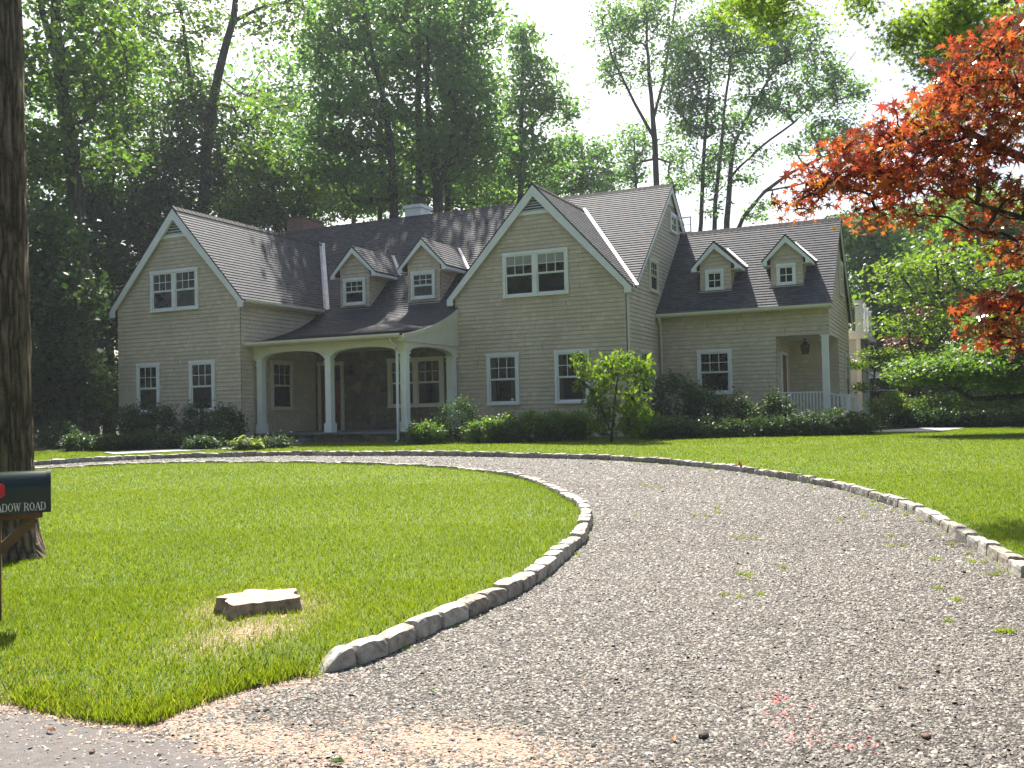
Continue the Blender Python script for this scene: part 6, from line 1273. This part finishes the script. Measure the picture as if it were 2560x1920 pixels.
def fallen_leaf(u, v, s_, lab, m, seed):
    x, y = on_ground(u, v); rg = np.random.default_rng(seed); a0 = rg.uniform(0, 6.28); bb = MB(); z = float(H(np.array([[x, y]]))[0]); c_, s2 = math.cos(a0), math.sin(a0)
    def q(a_, b_, h): return (x+(a_*c_-b_*s2)*s_, y+(a_*s2+b_*c_)*s_, z+.012+h*s_)
    ed = [(-1, 0, .1), (-.5, .35, .3), (.1, .42, .25), (.6, .25, .1), (1, 0, .2)]; eb = [(a_, -b_, h+.1) for a_, b_, h in ed]
    for i in range(4): bb.quad([q(ed[i][0], 0, 0), q(ed[i+1][0], 0, 0), q(*ed[i+1]), q(*ed[i])]) if 0 < i < 3 else bb.quad([q(ed[i][0], 0, .02), q(ed[i+1][0], 0, .02), q(*(ed[i+1] if i == 0 else ed[i]))])
    for i in range(4): bb.quad([q(ed[i][0], 0, 0), q(*eb[i]), q(*eb[i+1]), q(ed[i+1][0], 0, 0)]) if 0 < i < 3 else bb.quad([q(ed[i][0], 0, .02), q(*(eb[i+1] if i == 0 else eb[i])), q(ed[i+1][0], 0, .02)])
    tag(bb.build('fallen_leaf', m), lab, 'leaf')
brl = simple('dry_leaf', (.40, .14, .05), .7, .3, 40); grl = simple('green_leaf', (.12, .2, .05), .6, .2, 40)
fallen_leaf(127, 1834, .028, 'dry orange-brown leaf on the asphalt at bottom left', brl, 1); fallen_leaf(2248, 1720, .03, 'dark brown curled leaf on the gravel at right', simple('dark_leaf', (.10, .04, .03), .8), 2)
fallen_leaf(643, 1722, .035, 'pale green leaf lying at the edge of the grass by the kerb end', grl, 3); fallen_leaf(1080, 1735, .03, 'green leaf lying on the gravel beside the inner kerb', grl, 4); fallen_leaf(1685, 1855, .025, 'brown leaf flat on the gravel at the bottom', brl, 5); fallen_leaf(840, 1915, .04, 'green leaf at the very bottom of the gravel', grl, 6)
k = 30000; P = np.column_stack([gr.uniform(22, 26, k), gr.uniform(-20, -16, k)]); cpt = [np.array(on_ground(*q)) for q in ((1950, 1750), (2000, 1840), (1980, 1800), (2140, 1862))]
wgt = np.max([np.exp(-((P-c_)**2).sum(1)/.012) for c_ in cpt], axis=0); P = P[gr.random(k) < wgt*.5][:260]
v_, f_, t_ = pebbles(P, .0085, 17); o = idxmesh('painted_gravel', v_, f_, simple('red_spray_paint', (.62, .16, .15), .7, .25, 60), tint=t_); tag(o, 'gravel stones spotted with old red marking paint', 'gravel', kind='stuff')
# ------------------------------------------------------------------ white building and car behind the right wing
wb_ = thing('white_outbuilding', 'white flat-roofed building with a roof balustrade behind the right wing', 'building', (20.5, 17, 0))
grey_w = simple('pale_clapboard', (.50, .52, .55), .6, .06, 2)
bb = MB(); bb.box((16.5, 15.2, -.1), (21.75, 19.8, 3.25)); bb.build('wall', grey_w, wb_)
bb = MB(); bb.box((16.4, 15.0, 3.25), (22.1, 20.3, 3.5)); bb.box((16.45, 15.05, 3.5), (22.0, 20.2, 3.55)); bb.build('roof', white, wb_)
for y in (15.15, 17.0, 18.9):
    bb = MB(); bb.box((21.70, y, -.1), (21.86, y+.2, 3.25)); bb.build('pilaster', white, wb_)
for y in (15.2, 16.8, 18.4, 20.0):
    bb = MB(); bb.box((21.7, y-.13, 3.55), (21.96, y+.13, 4.65)); bb.box((21.66, y-.17, 4.65), (22.0, y+.17, 4.72)); bb.build('balustrade_post', white, wb_)
bb = MB(); bb.box((21.79, 15.2, 4.4), (21.87, 20.0, 4.47)); bb.box((21.79, 15.2, 3.68), (21.87, 20.0, 3.74))
for i in range(34): bb.box((21.81, 15.3+i*.14, 3.74), (21.85, 15.34+i*.14, 4.4))
bb.build('balustrade', white, wb_)
bb = MB(); bb.box((21.76, 15.9, .9), (21.79, 16.7, 2.5)); bb.box((21.76, 17.6, .9), (21.79, 18.4, 2.5)); bb.build('window', glass, wb_)
dk_ = thing('raised_deck', 'small raised white deck on wooden posts behind the white building', 'deck', (22.2, 24, 0))
bb = MB(); bb.box((18, 22.6, 2.0), (23.2, 26, 2.2)); bb.build('platform', white, dk_)
for y in (22.7, 25.9): bb = MB(); bb.box((23.0, y-.08, -.1), (23.16, y+.08, 2.0)); bb.build('deck_post', wood_door, dk_)
bb = MB()
for x in np.arange(18.1, 23.2, .13): bb.box((x-.018, 22.63, 2.2), (x+.018, 22.67, 2.95))
for y in np.arange(22.7, 26, .13): bb.box((23.10, y-.018, 2.2), (23.14, y+.018, 2.95))
bb.box((18, 22.6, 2.95), (23.2, 22.7, 3.0)); bb.box((23.07, 22.7, 2.95), (23.17, 26, 3.0)); bb.box((23.02, 22.55, 2.2), (23.2, 22.73, 3.2)); bb.build('railing', white, dk_)
cc = px(1900, 905, 46); cx0, cy0 = float(cc[0]), float(cc[1]); car = thing('parked_car', 'white parked car half hidden by bushes behind the white building', 'car', (cx0, cy0, 0))
cwm = simple('car_paint_white', (.72, .73, .74), .2, .02, spec=.6); fc = lambda s, z, q: (cx0+q*.3+s*.95, cy0+s*.3-q*.95, z)
sil = [(-2.1, .35), (2.1, .35), (2.15, .75), (1.95, .92), (1.2, 1.0), (.65, 1.42), (-1.0, 1.45), (-1.75, 1.05), (-2.1, .95)]
bb = MB(); bb.prism(sil, fc, -.85, .85); bb.build('body', cwm, car, bevel=.06)
bb = MB(); bb.prism([(1.05, 1.0), (.6, 1.36), (-.95, 1.38), (-1.5, 1.04)], fc, .852, .862); bb.prism([(1.05, 1.0), (.6, 1.36), (-.95, 1.38), (-1.5, 1.04)], fc, -.862, -.852); bb.build('windows', glass, car)
for s_ in (-1.3, 1.3):
    for q in (-.78, .78):
        bb = MB(); c0 = np.array(fc(s_, .33, q-.1)); c1 = np.array(fc(s_, .33, q+.1)); bb.tube([c0, c1], [.33, .33], 18); bb.build('wheel', black_m, car)

# ------------------------------------------------------------------ summer haze
hz = MB(); hz.box((-275, -275, -1.8), (315, 315, 38)); hm = D.materials.new('haze_air'); hm.use_nodes = True; ns = hm.node_tree.nodes; ls = hm.node_tree.links
for n_ in list(ns):
    if n_.type == 'BSDF_PRINCIPLED': ns.remove(n_)
pv = N(ns, 'ShaderNodeVolumePrincipled'); pv.inputs['Color'].default_value = (.82, .92, 1, 1); pv.inputs['Density'].default_value = .0005; pv.inputs['Anisotropy'].default_value = .35
ls.new(pv.outputs[0], ns['Material Output'].inputs['Volume']); tag(hz.build('haze', hm), kind='stuff')
